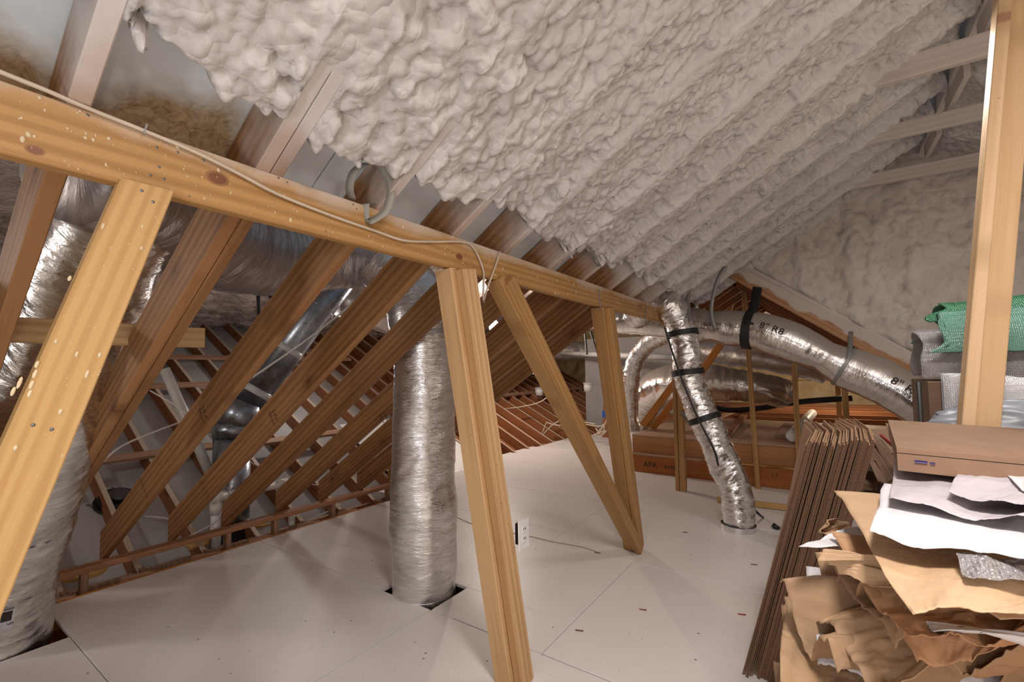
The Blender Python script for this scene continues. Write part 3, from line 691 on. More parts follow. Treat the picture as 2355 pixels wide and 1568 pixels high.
pk = thing('cross_block', (-2.1, .5, 1.55), 'pale board nailed behind the two nearest rafters above the left duct', 'timber')
board('board', (-2.27, -.05, 1.50), (-2.27, .88, 1.50), .085, .06, (0, 0, 1), M_STUD, pk)

# ================================================================== DUCTS
d1 = thing('flex_duct', (-3.5, .48, 0), 'fat silver flexible duct rising from the floor at the near end of the rafters', 'duct')
duct('foil_sleeve', [(-3.5, .48, -.15), (-3.42, .48, .2), (-3.15, .48, .62), (-2.85, .49, 1.0), (-2.62, .50, 1.35), (-2.35, .54, 1.75), (-2.1, .62, 2.05)], [(0, .19), (.42, .185), (.47, .168), (.52, .18), (1, .17)], M_FOIL, d1, amp=.007, key='d1', seed=1)
C, T, N_, B_, s, R = DUCTS['d1']; i = int(np.argmin(np.abs(s-.93)))
ring('tape_band', C[i], T[i], R[i]+.004, .035, M_FOILB, d1)
def duct_patch(key, s0, dirv, ws, wh, mat, parent, lift=.012, name='paper_label'):
    C, T, N, B, s, R = DUCTS[key]; i0 = np.argmin(np.abs(s-s0)); dv = np.array(dirv, float); a0 = math.atan2(dv@B[i0], dv@N[i0]); vs = []
    for a_ in np.linspace(-wh/2, wh/2, 9):
        for b_ in (-ws/2, ws/2):
            ss = s0+b_; c = np.array([np.interp(ss, s, C[:, j]) for j in range(3)]); n_ = N[i0]; bb = B[i0]; r_ = np.interp(ss, s, R)+lift; an = a0+a_/r_
            vs.append(c+r_*(math.cos(an)*n_+math.sin(an)*bb))
    return link(name, mesh(name, vs, [(2*k, 2*k+1, 2*k+3, 2*k+2) for k in range(8)]), mat, parent)
YR = [784-((Vector(c)-V(0, 0, CAMH)).dot(up)/(Vector(c)-V(0, 0, CAMH)).dot(fw)*F_PX) for c in C]
sL = s[int(np.argmin(np.abs(np.array(YR)-1345)))]
duct_patch('d1', sL, (1, -.12, .3), .12, .085, M_LABEL, d1)
duct_patch('d1', sL+.035, (1, -.06, .3), .045, .035, M_INK, d1, .0135, 'printed_block'); duct_patch('d1', sL-.0, (1, -.06, .3), .02, .035, M_INK, d1, .0135, 'printed_block')
duct_text('d1', '6', .035, sL-.035, (1, -.0, .3), M_INK, d1, lift=.0135, sgn=-1)
d2 = thing('flex_duct', (-2.3, 1.2, 2), 'wide dark silver duct crossing above the rafters between the two floor ducts', 'duct')
duct('foil_sleeve', [(-2.0, .40, 2.05), (-2.2, .68, 2.04), (-2.5, 1.05, 2.02), (-2.62, 1.45, 2.05), (-2.5, 1.8, 2.08), (-2.28, 2.0, 2.04)], [(0, .2), (.35, .25), (.6, .25), (.8, .21), (1, .19)], M_FOILK, d2, amp=.007, seed=2, seg=64, step=.016)
d3 = thing('flex_duct', (-2.12, 2.06, 0), 'tall silver duct standing in a floor cutout at the centre behind the pale post', 'duct')
duct('foil_sleeve', [(-2.12, 2.08, -.15), (-2.12, 2.08, .3), (-2.115, 2.075, .8), (-2.10, 2.06, 1.3), (-2.11, 2.05, 1.6), (-2.17, 2.0, 1.87), (-2.3, 1.85, 2.05)], [(0, .188), (.05, .192), (.2, .2), (.5, .192), (.8, .19), (1, .18)], M_FOILG, d3, amp=.004, wr=17, seed=3, key='d3')
C, T, N_, B_, s, R = DUCTS['d3']
d4 = thing('flex_duct', (-4.2, 3.5, 1.9), 'dull silver duct running away above the vaulted ceiling framing', 'duct')
duct('foil_sleeve', [(-4.6, 3.2, 2.2), (-4.7, 4.2, 2.0), (-5.0, 6.0, 1.75), (-5.3, 8.5, 1.75), (-4.4, 11, 1.75)], .22, M_FOILD, d4, amp=.008, seed=4, seg=40, step=.04)
d5 = thing('flex_duct', (-.67, 4.2, 0), 'thin silver duct with black straps dropping from the beam end to the floor', 'duct')
pth = [(-1.62, 4.55, 1.86), (-1.36, 4.34, 1.99), (-1.2, 4.28, 1.93), (-1.11, 4.3, 1.76), (-1.07, 4.3, 1.52), (-1.03, 4.3, 1.2), (-.93, 4.29, .92), (-.81, 4.28, .62), (-.70, 4.27, .34), (-.675, 4.25, .14), (-.675, 4.25, -.02)]
duct('foil_sleeve', pth, [(0, .12), (.1, .155), (.22, .135), (.35, .125), (.6, .125), (.8, .125), (.9, .13), (.97, .125), (1, .11)], M_FOIL, d5, amp=.009, wr=30, seed=5, seg=60, step=.01, key='d5', dents=.006)
C, T, N_, B_, s, R = DUCTS['d5']
YR = [784-((Vector(c)-V(0, 0, CAMH)).dot(up)/(Vector(c)-V(0, 0, CAMH)).dot(fw)*F_PX) for c in C]
for row_ in (768, 858, 963):
    i = max(k for k in range(len(C)) if YR[k] <= row_); ring('strap', C[i], T[i], R[i]+.013, .05, M_BLACK, d5)
ring('foil_collar', (-.675, 4.25, .02), (0, 0, 1), .132, .05, M_FOILB, d5)
ribbon('strap_tail', [at(1600, 968, Y=4.2), at(1580, 960, Y=4.6), at(1566, 950, Y=5.15)], .055, (0, 0, 1), M_BLACK, d5)
c_ = thing('draw_rope', (-1.2, 4.2, 1.7), 'black cord hanging down along the thin strapped duct to the floor', 'cord')
tube('cord', [at(1528, 752, Y=4.12), at(1560, 850, Y=4.12), at(1600, 950, Y=4.1), at(1640, 1030, Y=4.08), at(1652, 1070, Y=4.1)], .008, M_BLACK, c_)
c_ = thing('hold_down_strap', (-.5, 4.3, 0), 'short black strap from the thin duct foot to a knob on the floor', 'strap')
tube('strap', [at(1728, 1165, Y=4.32), at(1745, 1182, Y=4.35), at(1755, 1190, Z=.01)], .01, M_BLACK, c_)
tube('knob', [V(-.43, 4.42, .0), V(-.41, 4.43, .03)], .03, M_BLACK, c_)
d6 = thing('flex_duct', (-.2, 5.0, 1.5), 'large silver duct with printed size marks hanging under the gable rafter', 'duct')
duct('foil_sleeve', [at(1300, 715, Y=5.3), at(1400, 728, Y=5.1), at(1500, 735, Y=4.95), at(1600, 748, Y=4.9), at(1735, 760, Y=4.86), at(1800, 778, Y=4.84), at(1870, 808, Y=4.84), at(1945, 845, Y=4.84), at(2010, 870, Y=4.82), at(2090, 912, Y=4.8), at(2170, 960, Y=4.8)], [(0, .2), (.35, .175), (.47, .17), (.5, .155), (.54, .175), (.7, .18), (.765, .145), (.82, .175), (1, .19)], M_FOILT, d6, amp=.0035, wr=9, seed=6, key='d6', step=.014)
C, T, N_, B_, s, R = DUCTS['d6']
def s_at(px, key):  # arc length where the axis passes this picture column
    C, T, N_, B_, s, R = DUCTS[key]; X = [((Vector(c)-V(0, 0, CAMH)).dot(rt)/(Vector(c)-V(0, 0, CAMH)).dot(fw)*F_PX+1177.5) for c in C]; return float(np.interp(px, X, s))
for px_, tx, fs in ((1778, '8" R8', .085), (2070, '8" R8', .085)):
    duct_text('d6', tx, fs, s_at(px_, 'd6'), (.1, -1, .25), M_INK, d6, lift=.008, sgn=-1)
duct_text('d6', '* AIR DUCT', .035, s_at(1862, 'd6'), (.1, -1, .25), M_INK, d6, lift=.008) if False else None
i = int(np.argmin(np.abs(s-s_at(1722, 'd6'))))
ring('strap', C[i], T[i], R[i]+.004, .075, M_BLACK, d6)
ribbon('strap', [at(1742, 660, Y=5.02), at(1735, 700, Y=4.86), at(1722, 745, Y=4.68)], .08, (1, 0, -.3), M_BLACK, d6)
i = int(np.argmin(np.abs(s-s_at(1942, 'd6')))); ring('strap', C[i], T[i], R[i]+.004, .03, M_STRAP, d6)
ribbon('strap', [at(1957, 762, Y=5.02), at(1955, 800, Y=4.75), at(1950, 830, Y=4.68)], .035, (1, 0, 0), M_STRAP, d6)
d7 = thing('flex_duct', (-1.5, 7, 1.2), 'bulging silver duct lying low beyond the light post over the deck', 'duct')
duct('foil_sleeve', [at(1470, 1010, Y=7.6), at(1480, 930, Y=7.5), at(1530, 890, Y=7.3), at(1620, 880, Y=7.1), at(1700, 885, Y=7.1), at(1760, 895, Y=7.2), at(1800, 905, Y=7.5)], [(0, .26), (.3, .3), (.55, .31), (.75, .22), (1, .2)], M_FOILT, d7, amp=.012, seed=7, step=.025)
d8 = thing('flex_duct', (-2.2, 6.5, 1.2), 'crooked thin silver duct branching down behind the upright post', 'duct')
duct('foil_sleeve', [at(1570, 750, Y=5.9), at(1515, 775, Y=6.1), at(1475, 805, Y=6.2), at(1455, 850, Y=6.2), at(1448, 920, Y=6.3), at(1452, 990, Y=6.4)], .12, M_FOIL, d8, amp=.01, seed=8, step=.02)
d9 = thing('flex_duct', (-1, 7.8, 1.6), 'far silver duct behind the uprights under the lower roof', 'duct')
duct('foil_sleeve', [at(1560, 800, Y=8.4), at(1700, 820, Y=8.2), at(1800, 835, Y=8.2), at(1900, 860, Y=8.4)], .16, M_FOILD, d9, amp=.008, seed=9, step=.03)
dd_ = thing('flex_duct', (-1.6, 7.4, 2), 'short silver duct end peeking under the far rafters', 'duct')
duct('foil_sleeve', [at(1600, 700, Y=7.2), at(1640, 690, Y=7.2), at(1680, 700, Y=7.2)], .16, M_FOILD, dd_, amp=.01, seed=12, step=.03)
# galvanised vent
gv = thing('metal_vent_pipe', (-4.4, 1.97, 0), 'shiny galvanised vent pipe bending up behind the rafters', 'vent pipe')
GP = [V(-4.4, 1.97, -.25), V(-4.4, 1.97, .80)]
def cyl(name, p0, p1, r_, mat, parent, seg=40, **k):
    p0 = Vector(p0); p1 = Vector(p1); M_, L = frame(p0, p1, (0, .3, 1) if abs((p1-p0).normalized().z) < .9 else (0, 1, 0)); vs = []; fs = []
    for x in (-L/2, L/2):
        for i in range(seg): t = i/seg*2*math.pi; vs.append((x, r_*math.cos(t), r_*math.sin(t)))
    fs = [(i, (i+1) % seg, seg+(i+1) % seg, seg+i) for i in range(seg)]+[tuple(range(seg-1, -1, -1)), tuple(range(seg, 2*seg))]
    me = mesh(name, vs, fs); o = link(name, me, mat, parent, M_, **k)
    me.polygons.foreach_set('use_smooth', [i < seg for i in range(seg+2)]); return o
cyl('lower_pipe', GP[0], GP[1], .148, M_GALV, gv); cyl('pipe_collar', (-4.4, 1.97, .78), (-4.4, 1.97, .9), .155, M_GALV, gv)
cyl('elbow', (-4.4, 1.96, .86), (-4.35, 2.06, 1.08), .15, M_GALV, gv)
pA = V(-4.36, 2.04, 1.02); pB = V(-3.85, 3.19, 2.91)
cyl('upper_pipe', pA, pB, .14, M_GALV, gv)
dv_ = (pB-pA)
for t in (.08, .28, .5, .7): cyl('tape_band' if t < .4 else 'pipe_seam', pA+dv_*t-dv_.normalized()*(.03 if t < .4 else .004), pA+dv_*t+dv_.normalized()*(.03 if t < .4 else .004), .143, M_TAPE if t < .4 else M_GALV, gv)
# straps and pvc in the left void
for pts_, lab in (([at(125, 490, X=-3.2), at(150, 640, X=-3.2)], 'broad black strap hanging behind the nearest rafter'), ([at(100, 580, X=-3.2), at(134, 680, X=-3.2)], 'narrow black strap hanging left of the broad one'),
                  ([at(594, 680, X=-3.6), at(597, 740, X=-3.6)], 'black strap under the wide crossing duct'), ([at(617, 670, X=-3.6), at(630, 700, X=-3.6)], 'short black strap beside the one under the wide crossing duct'),
                  ([at(1345, 765, Y=6.4), at(1350, 815, Y=6.4)], 'thin black strap left of the upright post under the large duct'), ([at(1358, 762, Y=6.4), at(1375, 815, Y=6.4)], 'wider black strap curling beside the upright post')):
    t = thing('hanging_strap', pts_[0], lab, 'strap'); ribbon('strap', pts_+[] if len(pts_) > 2 else [pts_[0], (pts_[0]+pts_[1])/2, pts_[1]], .03, (0, 1, 0) if pts_[0].x < -3 and pts_[0].y < 4 else (1, 0, 0), M_BLACK, t)
t = thing('drain_pipe', (-4.3, 1.8, 0), 'white plastic drain pipe with elbow and tee standing at the rafter feet', 'pipe')
cyl('riser', (-4.25, 1.79, -.22), (-4.25, 1.79, .28), .04, M_PVC, t); cyl('coupling', (-4.25, 1.79, .17), (-4.25, 1.79, .26), .048, M_PVC, t)
cyl('crosspipe', (-4.25, 1.79, .30), (-4.25, 2.36, .30), .036, M_PVC, t); cyl('elbow', (-4.25, 1.75, .30), (-4.25, 1.86, .30), .046, M_PVC, t); cyl('elbow', (-4.25, 2.30, .30), (-4.25, 2.40, .30), .045, M_PVC, t)
t = thing('vent_stack', (-4.5, 1.5, .5), 'white plastic pipe slanting up left of the galvanised vent', 'pipe')
cyl('pipe', at(378, 848, X=-4.7), at(492, 1110, X=-4.5), .04, M_PVC, t)
t = thing('pipe_stub', (-4.2, 2.45, 0), 'small white pipe stub poking up beside the plate', 'pipe'); cyl('pipe', (-4.2, 2.42, -.2), (-4.2, 2.42, .05), .03, M_PVC, t)
t = thing('long_pipe', (-3, 8, 1.5), 'long white pipe running level behind the diagonal brace', 'pipe'); cyl('pipe', at(1290, 812, Y=9.0), at(1560, 822, Y=7.2), .05, M_PVC, t); cyl('blue_band', at(1325, 813, Y=8.75), at(1330, 813, Y=8.7), .053, M_BLUE, t)

# ceiling speaker lying on the vaulted ceiling boards
sp = thing('ceiling_speaker', (-4.9, 1.27, .28), 'round black ceiling speaker seen from behind between the near rafters', 'speaker')
q = Vector((-4.92, 1.33, vz(-4.92)))-cn*.12
cyl('rim', q-cn*.01, q+cn*.01, .155, M_BLACK, sp); cyl('basket', q+cn*.01, q+cn*.055, .13, M_BLACK, sp); cyl('magnet', q+cn*.055, q+cn*.095, .07, simple('grey_metal', (.12, .12, .13), .3, .8), sp)
for a_ in (0, 1.6, 3.1, 4.6): 
    e = Vector((math.cos(a_), math.sin(a_), 0)); e = (e-cn*e.dot(cn)).normalized(); board('clip', q+e*.15, q+e*.19+cn*.02, .02, .012, cn, M_STRAP, sp)

# insulation tufts in the eave gap
for i, (p, r_) in enumerate(((at(455, 1250, Z=-.02), .06), (at(175, 1330, Z=-.1), .12), (at(600, 1215, Z=-.1), .07))):
    n = 24; th = np.linspace(0, 2*np.pi, n, endpoint=False); ph = np.linspace(0, np.pi, 14); TH, PH = np.meshgrid(th, ph, indexing='ij')
    rr = r_*(1+.35*vn(TH*2, PH*3+i*5, 12)); P = np.stack([p.x+rr*np.sin(PH)*np.cos(TH)*.9, p.y+rr*np.sin(PH)*np.sin(TH)*1.4, p.z+rr*np.cos(PH)*.6], -1)
    link('insulation_tuft', gridmesh('tuft', P, closeu=True), M_FGLASS, None, smooth=True, label=['yellow insulation tuft beside the drain pipe foot', 'large yellow insulation wad at the fat duct foot', 'small insulation tuft behind the plate between pipes'][i], cat='insulation')

# ================================================================== CABLES, PLATE, STRAPS
cb = thing('beam_cable', (X0, 1, 1.85), 'cream cable stapled along the face of the long beam and looping down at the post', 'cable')
def onbeam(px, py, d=.008): return at(px, py, X=X0+d)
path = [(0, 165), (100, 205), (200, 248), (330, 300), (450, 350), (550, 400), (640, 447), (760, 495), (860, 530), (930, 553), (1000, 556), (1060, 556), (1085, 565), (1100, 590), (1112, 625), (1112, 655), (1111, 690)]
tube('cable', [onbeam(-120, 110)]+[onbeam(*p) for p in path], .0045, M_CABLE, cb, step=.02)
board('staple', onbeam(338, 285, .012), onbeam(330, 308, .012), .003, .003, (1, 0, 0), M_STRAP, cb)
t = thing('return_cable', (X0, 1.5, 1.8), 'cream cable rising from behind the post over the beam edge', 'cable')
tube('cable', [at(1112, 695, X=-1.3), at(1120, 665, X=-1.262), onbeam(1140, 610), onbeam(1150, 578)], .0045, M_CABLE, t, step=.02)
t = thing('diagonal_cable', (-2, 1.5, 1.5), 'pale cable strung slantwise behind the rafters across the vent pipe', 'cable')
tube('cable', [at(900, 620, Y=1.95), at(850, 660, Y=1.75), at(790, 715, Y=1.65), at(700, 785, Y=1.5), at(580, 868, Y=1.27)], .0055, M_WCABLE, t)
t = thing('loose_cable', (-4, 1.2, .6), 'white cables drooping from the fat duct to the plate among the rafter feet', 'cable')
tube('cable', [at(345, 898, X=-4.3), at(400, 930, X=-4.1), at(433, 955, X=-4.0)], .006, M_WCABLE, t); tube('cable', [at(430, 965, X=-3.8), at(350, 995, X=-3.7), at(270, 1032, X=-3.6), at(200, 1100, X=-3.3)], .006, M_WCABLE, t)
tube('cable', [at(425, 1238, X=-4.1), at(470, 1215, X=-4.15), at(495, 1200, X=-4.17), at(515, 1170, X=-4.17)], .005, M_WCABLE, t); tube('cable', [at(480, 998, X=-4.6), at(520, 1015, X=-4.6), at(545, 1045, X=-4.5), at(600, 1075, X=-4.5)], .005, M_WCABLE, t)
tube('cable', [at(330, 1187, X=-4.7), at(370, 1190, X=-4.5), at(400, 1195, X=-4.4)], .005, M_WCABLE, t); tube('cable', [at(655, 1095, X=-4.3), at(685, 1100, X=-4.3), at(725, 1115, X=-4.3), at(750, 1110, X=-4.3)], .005, M_WCABLE, t)
tube('cable', [at(745, 1150, X=-4.2), at(770, 1145, X=-4.1), at(785, 1160, X=-4.1), at(700, 1200, X=-4.1)], .005, M_WCABLE, t)
t = thing('wire_bundle', (-4.5, 7, .5), 'tangle of cream cables strung across the far ceiling framing', 'cable')
for pts_ in ([(1160, 1062), (1220, 1035), (1262, 985), (1300, 965), (1370, 975)], [(1165, 1055), (1210, 1045), (1240, 1010), (1255, 975), (1258, 970)], [(1258, 972), (1285, 978), (1340, 975), (1380, 980), (1400, 965)], [(1160, 940), (1200, 935), (1240, 925), (1270, 905), (1290, 890)], [(1222, 858), (1240, 865), (1250, 885)], [(1370, 985), (1385, 1000), (1390, 975), (1375, 1005), (1395, 990), (1365, 1000)], [(1370, 1000), (1395, 965), (1393, 900), (1395, 860)]):
    n = len(pts_); tube('cable', [at(*p, Y=7.5) for p in pts_], .011, M_CABLE, t, seg=6, step=.05)
for p, lab in (((1197, 983), 'blue junction box wired on the far ceiling joist'), ((1393, 952), 'blue and white switch box on the far upright')):
    q = at(*p, Y=7.6); t = thing('junction_box', q, lab, 'electrical box'); box('box', q-V(.05, .04, .06), q+V(.05, .04, .06), M_BLUE, t); box('bracket', q+V(-.12, -.01, -.03), q+V(-.05, .01, -.0), M_STRAP, t)
for p, lab in (((1240, 900), 'white can housing on the far ceiling slope'), ((1352, 890), 'second smaller white can housing further up the slope')):
    q = at(*p, Y=8.8); t = thing('light_housing', q, lab, 'light housing'); cyl('can', q-V(0, 0, .09), q+V(0, 0, .07), .085, M_PLATE, t); cyl('cap', q+V(0, 0, .07), q+V(0, 0, .09), .1, M_PLATE, t)
up_ = thing('far_upright', at(1392, 1010, Y=8.4), 'thin far upright beside the switch box', 'post'); board('stud', at(1392, 1005, Y=8.4), at(1396, 860, Y=8.4), .10, .05, (1, 0, 0), M_OLD, up_)

for p_, r_ in (((500, 410), .017), ((1056, 590), .014), ((80, 345), .009)):
    q = onbeam(*p_, 0)
    for nm, rr, d_, m_ in (('knot_ring', r_*1.35, .0004, M_KNOTR), ('knot', r_, .0008, M_KNOT)):
        vs = [q+V(d_, math.cos(t)*rr*1.25, math.sin(t)*rr*.8) for t in np.linspace(0, 2*math.pi, 20, endpoint=False)]; link(nm, mesh(nm, vs, [tuple(range(20))]), m_, purlin)
lp = thing('strap_loop', onbeam(845, 500), 'curled grey metal strap loop nailed on the beam face', 'strap')
ribbon('strap', [onbeam(840, 468, .004), onbeam(842, 507, .004), onbeam(860, 505, .02), onbeam(890, 480, .05), onbeam(898, 430, .07), onbeam(880, 390, .06), onbeam(845, 377, .04), onbeam(815, 395, .02), onbeam(804, 430, -.01), onbeam(810, 458, -.03)], .028, (.85, .5, -.15), M_DUSTSTRAP, lp, th=.0015, step=.006)
for (a_, b_, lab) in (((1377, 665), (1381, 712), 'thin grey strap round the beam above the upright post'), ((1486, 700), (1484, 738), 'grey strap hooked over the beam near its end')):
    t = thing('beam_strap', onbeam(*a_), lab, 'strap'); ribbon('strap', [onbeam(*a_, .003), (onbeam(*a_, .003)+onbeam(*b_, .003))/2, onbeam(*b_, .003)], .012, (0, 1, 0), M_STRAP, t)
hs = thing('hanging_strap', at(1652, 640, Y=4.5), 'long pale grey strap dangling from the foam in front of the large duct', 'strap')
ribbon('strap', [at(1668, 612, Y=4.5), at(1650, 645, Y=4.5), at(1638, 690, Y=4.5), at(1636, 725, Y=4.5), at(1645, 758, Y=4.5)], .035, (1, 0, 0), M_STRAP, hs)
hs = thing('hanging_strap', at(1583, 660, Y=4.5), 'grey strap dropping from the foam to the thin duct', 'strap'); ribbon('strap', [at(1583, 655, Y=4.4), at(1582, 700, Y=4.3), at(1588, 740, Y=4.15)], .04, (1, 0, 0), M_STRAP, hs)
hs = thing('hanging_strap', at(1925, 860, Y=7), 'pale strap hanging between the battens under the sagging duct', 'strap'); ribbon('strap', [at(1832, 862, Y=7), at(1826, 890, Y=7), at(1820, 915, Y=7)], .05, (1, 0, 0), M_STRAP, hs)

op = thing('outlet_plate', (-1.1, 1.75, .5), 'white double outlet cover plate fixed to the side of the pale post', 'outlet')
oc = [at(1187, 1202, X=-1.125), at(1211, 1187, X=-1.125), at(1220, 1249, X=-1.125), at(1197, 1272, X=-1.125)]
pc = V(-1.075, 1.80, .525); yd = V(0, 1, .05).normalized(); zd = V(0, -.02, 1)
def plate_at(p, wd, hh, th, name, mat): 
    M_, L = frame(p-zd*hh/2, p+zd*hh/2, yd); return link(name, boardmesh(L, wd, th, .002), mat, op, M_)
pc = (oc[0]+oc[1]+oc[2]+oc[3])/4
plate_at(pc, .08, .125, .006, 'cover', M_PLATE)
for s_ in (-.02, .02):
    q = pc+V(.004, 0, 0)+zd*s_; plate_at(q, .03, .026, .003, 'socket', M_PLATE)
    for t_ in (-.006, .006): plate_at(q+V(.002, t_, .003), .002, .009, .001, 'slot', M_INK)
box('back_box', pc+V(-.03, -.02, -.045), pc+V(-.004, .03, .045), M_BLACK, op)

# stamps on the timber
for i, (px, py) in {5: (478, 950), 6: (634, 955), 8: (880, 960)}.items():
    y = RY[i-0]-.0385 if False else None
for k, (px, py) in ((5, (470, 948)), (6, (632, 955)), (7, (0, 0)), (8, (886, 958))):
    if px == 0: continue
    y = RY[k]-.0388; q = at(px, py, Y=y)
    lettering('S-P-F', .035, q, (NS.x, 0, NS.z), (UPS.x, 0, UPS.z), M_INKD, ceil); lettering('KD-HT', .03, q-UPS*.04, (NS.x, 0, NS.z), (UPS.x, 0, UPS.z), M_INKD, ceil)
q = at(1103, 1038, Y=1.58); lettering('S-P-F', .012, q, (1, 0, 0), (0, 0, 1), M_INK, post1)

# ================================================================== PLATFORM
dk = thing('raised_deck', (-1, 5.9, 0), 'raised plywood deck with orange laminated beam front beyond the thin duct', 'platform')
box('beam', (-2.16, 5.88, .245), (3.2, 5.92, .455), M_LVL2, dk); box('beam', (-2.16, 5.86, 0), (3.2, 5.90, .215), M_LVL, dk); box('strip', (-2.16, 5.855, .215), (-1.3, 5.9, .245), M_DECK, dk)
for a_, b_ in ((-2.16, -.9), (-.895, .9), (.905, 3.2)):
    for c1, c2 in ((5.87, 7.0), (7.005, 8.4)): box('deck_panel', (a_, c1, .457), (b_, c2, .475), M_DECK, dk)
lettering('APA', .095, (-1.93, 5.858, .105), (1, 0, 0), (0, 0, 1), M_INK, dk); lettering('RATED C', .06, (-1.63, 5.858, .095), (1, 0, 0), (0, 0, 1), M_INK, dk); lettering('1.?', .06, (-.55, 5.858, .14), (1, 0, 0), (0, 0, 1), M_INK, dk)
bl_ = thing('floor_batten', (-.6, 5.0, 0), 'low wooden batten lying on the floor behind the thin duct', 'timber'); board('batten', at(1650, 1148, Z=.03), at(1820, 1168, Z=.03), .04, .05, (0, 1, 0), M_BRACE, bl_)
for a_, b_, w_, lab in (((1672, 1003), (1712, 955), .09, 'dark plank lying on the deck left of the thin batten'), ((1640, 965), (1690, 945), .09, 'thin plank lying further back on the deck'), ((1808, 1005), (1822, 975), .2, 'short brown offcut plank on the deck beside the paper roll'), ((1600, 985), (1660, 990), .12, 'small stack of plywood scraps behind the duct bend')):
    p0 = at(*a_, Z=.497); p1 = at(*b_, Z=.497); t = thing('loose_plank', p0, lab, 'plank'); board('plank', p0, p1, w_, .04, (1, .3, 0), M_OLD if 'dark' in lab else M_DUSTY, t)
t = thing('plastic_roll', (-.2, 6.6, .5), 'roll of whitish plastic sheeting lying on the deck behind the cardboard', 'roll'); cyl('roll', at(1822, 1003, Z=.55), at(1868, 950, Z=.55), .065, M_PVC, t); cyl('core_end', at(1821, 1004, Z=.55), at(1822, 1003, Z=.55), .05, M_PLATE, t)
# joists and clutter beyond the deck
for k in range(6):
    y = 8.6+k*.55; t = board('joist', (-3.0, y, .35+.02*k), (3.2, y, .42+.02*k), .14, .04, (0, 0, 1), M_OLD, dk)
t = thing('black_conduit', (-1, 8.4, .6), 'thick black insulated line crossing behind the deck', 'pipe'); tube('line', [at(1635, 935, Y=8.3), at(1680, 943, Y=8.3), at(1750, 938, Y=8.3), at(1830, 925, Y=8.3), at(1960, 915, Y=8.3)], .045, M_BLACK, t)
bulb = thing('light_bulb', (-4.78, 6.4, 1.88), 'bare glowing bulb shining between the far rafters', 'light bulb')
bp = at(1138, 752, Y=6.3)
me = D.meshes.new('g'); bm = bmesh.new(); bmesh.ops.create_uvsphere(bm, u_segments=20, v_segments=12, radius=.1); bm.to_mesh(me); bm.free(); bulb.location = bp
link('globe', me, M_BULB, bulb, Matrix.Translation(bp), smooth=True); cyl('socket', bp+V(0, 0, .09), bp+V(0, 0, .17), .03, M_PLATE, bulb)
for o in COL.objects:
    if o.name == 'bulb_light': o.location = bp+V(.12, -.12, -.12)

# ================================================================== CARDBOARD
def sheet(k, x0, tilt, y0, y1, h, th=.0058):
    """one folded flat carton: two boards and a creased far half"""
    vs = []; fs = []; ym = y0+.42
    kk = [(y0, 0), (ym, .012+random.uniform(-.003, .003)), (y1, -.035+random.uniform(-.012, .012))]
    for y, dx in kk:
        for z, s_ in ((0.004, 0), (h*.5, 0), (h, 0)):
            for t_ in (0, th): vs.append((x0+t_+tilt*z+dx*(z/h)**2+random.uniform(-.0012, .0012), y, z+(random.uniform(-.004, .004) if z == h else 0)))
    def I(a_, b_, c_): return a_*6+b_*2+c_
    for a_ in range(2):
        for b_ in range(2):
            fs.append((I(a_, b_, 0), I(a_+1, b_, 0), I(a_+1, b_+1, 0), I(a_, b_+1, 0))); fs.append((I(a_, b_, 1), I(a_, b_+1, 1), I(a_+1, b_+1, 1), I(a_+1, b_, 1)))
        fs.append((I(a_, 2, 0), I(a_+1, 2, 0), I(a_+1, 2, 1), I(a_, 2, 1))); fs.append((I(a_, 0, 0), I(a_, 0, 1), I(a_+1, 0, 1), I(a_+1, 0, 0)))
    for b_ in range(2): fs.append((I(0, b_, 0), I(0, b_+1, 0), I(0, b_+1, 1), I(0, b_, 1))); fs.append((I(2, b_, 0), I(2, b_, 1), I(2, b_+1, 1), I(2, b_+1, 0)))
    return mesh('sheet', vs, fs)
N = 17
ORD = 'first second third fourth fifth sixth seventh eighth ninth tenth eleventh twelfth thirteenth fourteenth fifteenth sixteenth'.split()
for k in range(N):
    x0 = -.372+k*.0135; y0 = 2.30+random.uniform(-.012, .012)+(-.02 if k < 3 else 0); h = 1.03+random.uniform(-.012, .012)+(.02 if k > 9 else 0)
    lab = 'outermost left flattened carton whose wide tan side faces the open floor' if k == 0 else 'rightmost flattened carton of the leaning upright stack' if k == N-1 else ORD[k]+' flattened carton from the left in the leaning stack'
    t = thing('flattened_carton', (x0, y0, 0), lab, 'cardboard', 'flattened cartons leaning in the upright stack')
    tl = .27+random.uniform(-.003, .003)
    link('board', sheet(k, x0, tl, y0, y0+.82, h), M_CARD, t); link('board', sheet(k, x0+.0062, tl, y0+random.uniform(-.006, .006), y0+.80, h-.008), M_CARD, t)
    if False:
        q = Vector((x0+tl*(h-.02), y0-.01, h-.02)); board('torn_flap', q, q+V(.02, -.03, -.03), .03, .003, (1, 0, 0), M_CARDFLAT, t)

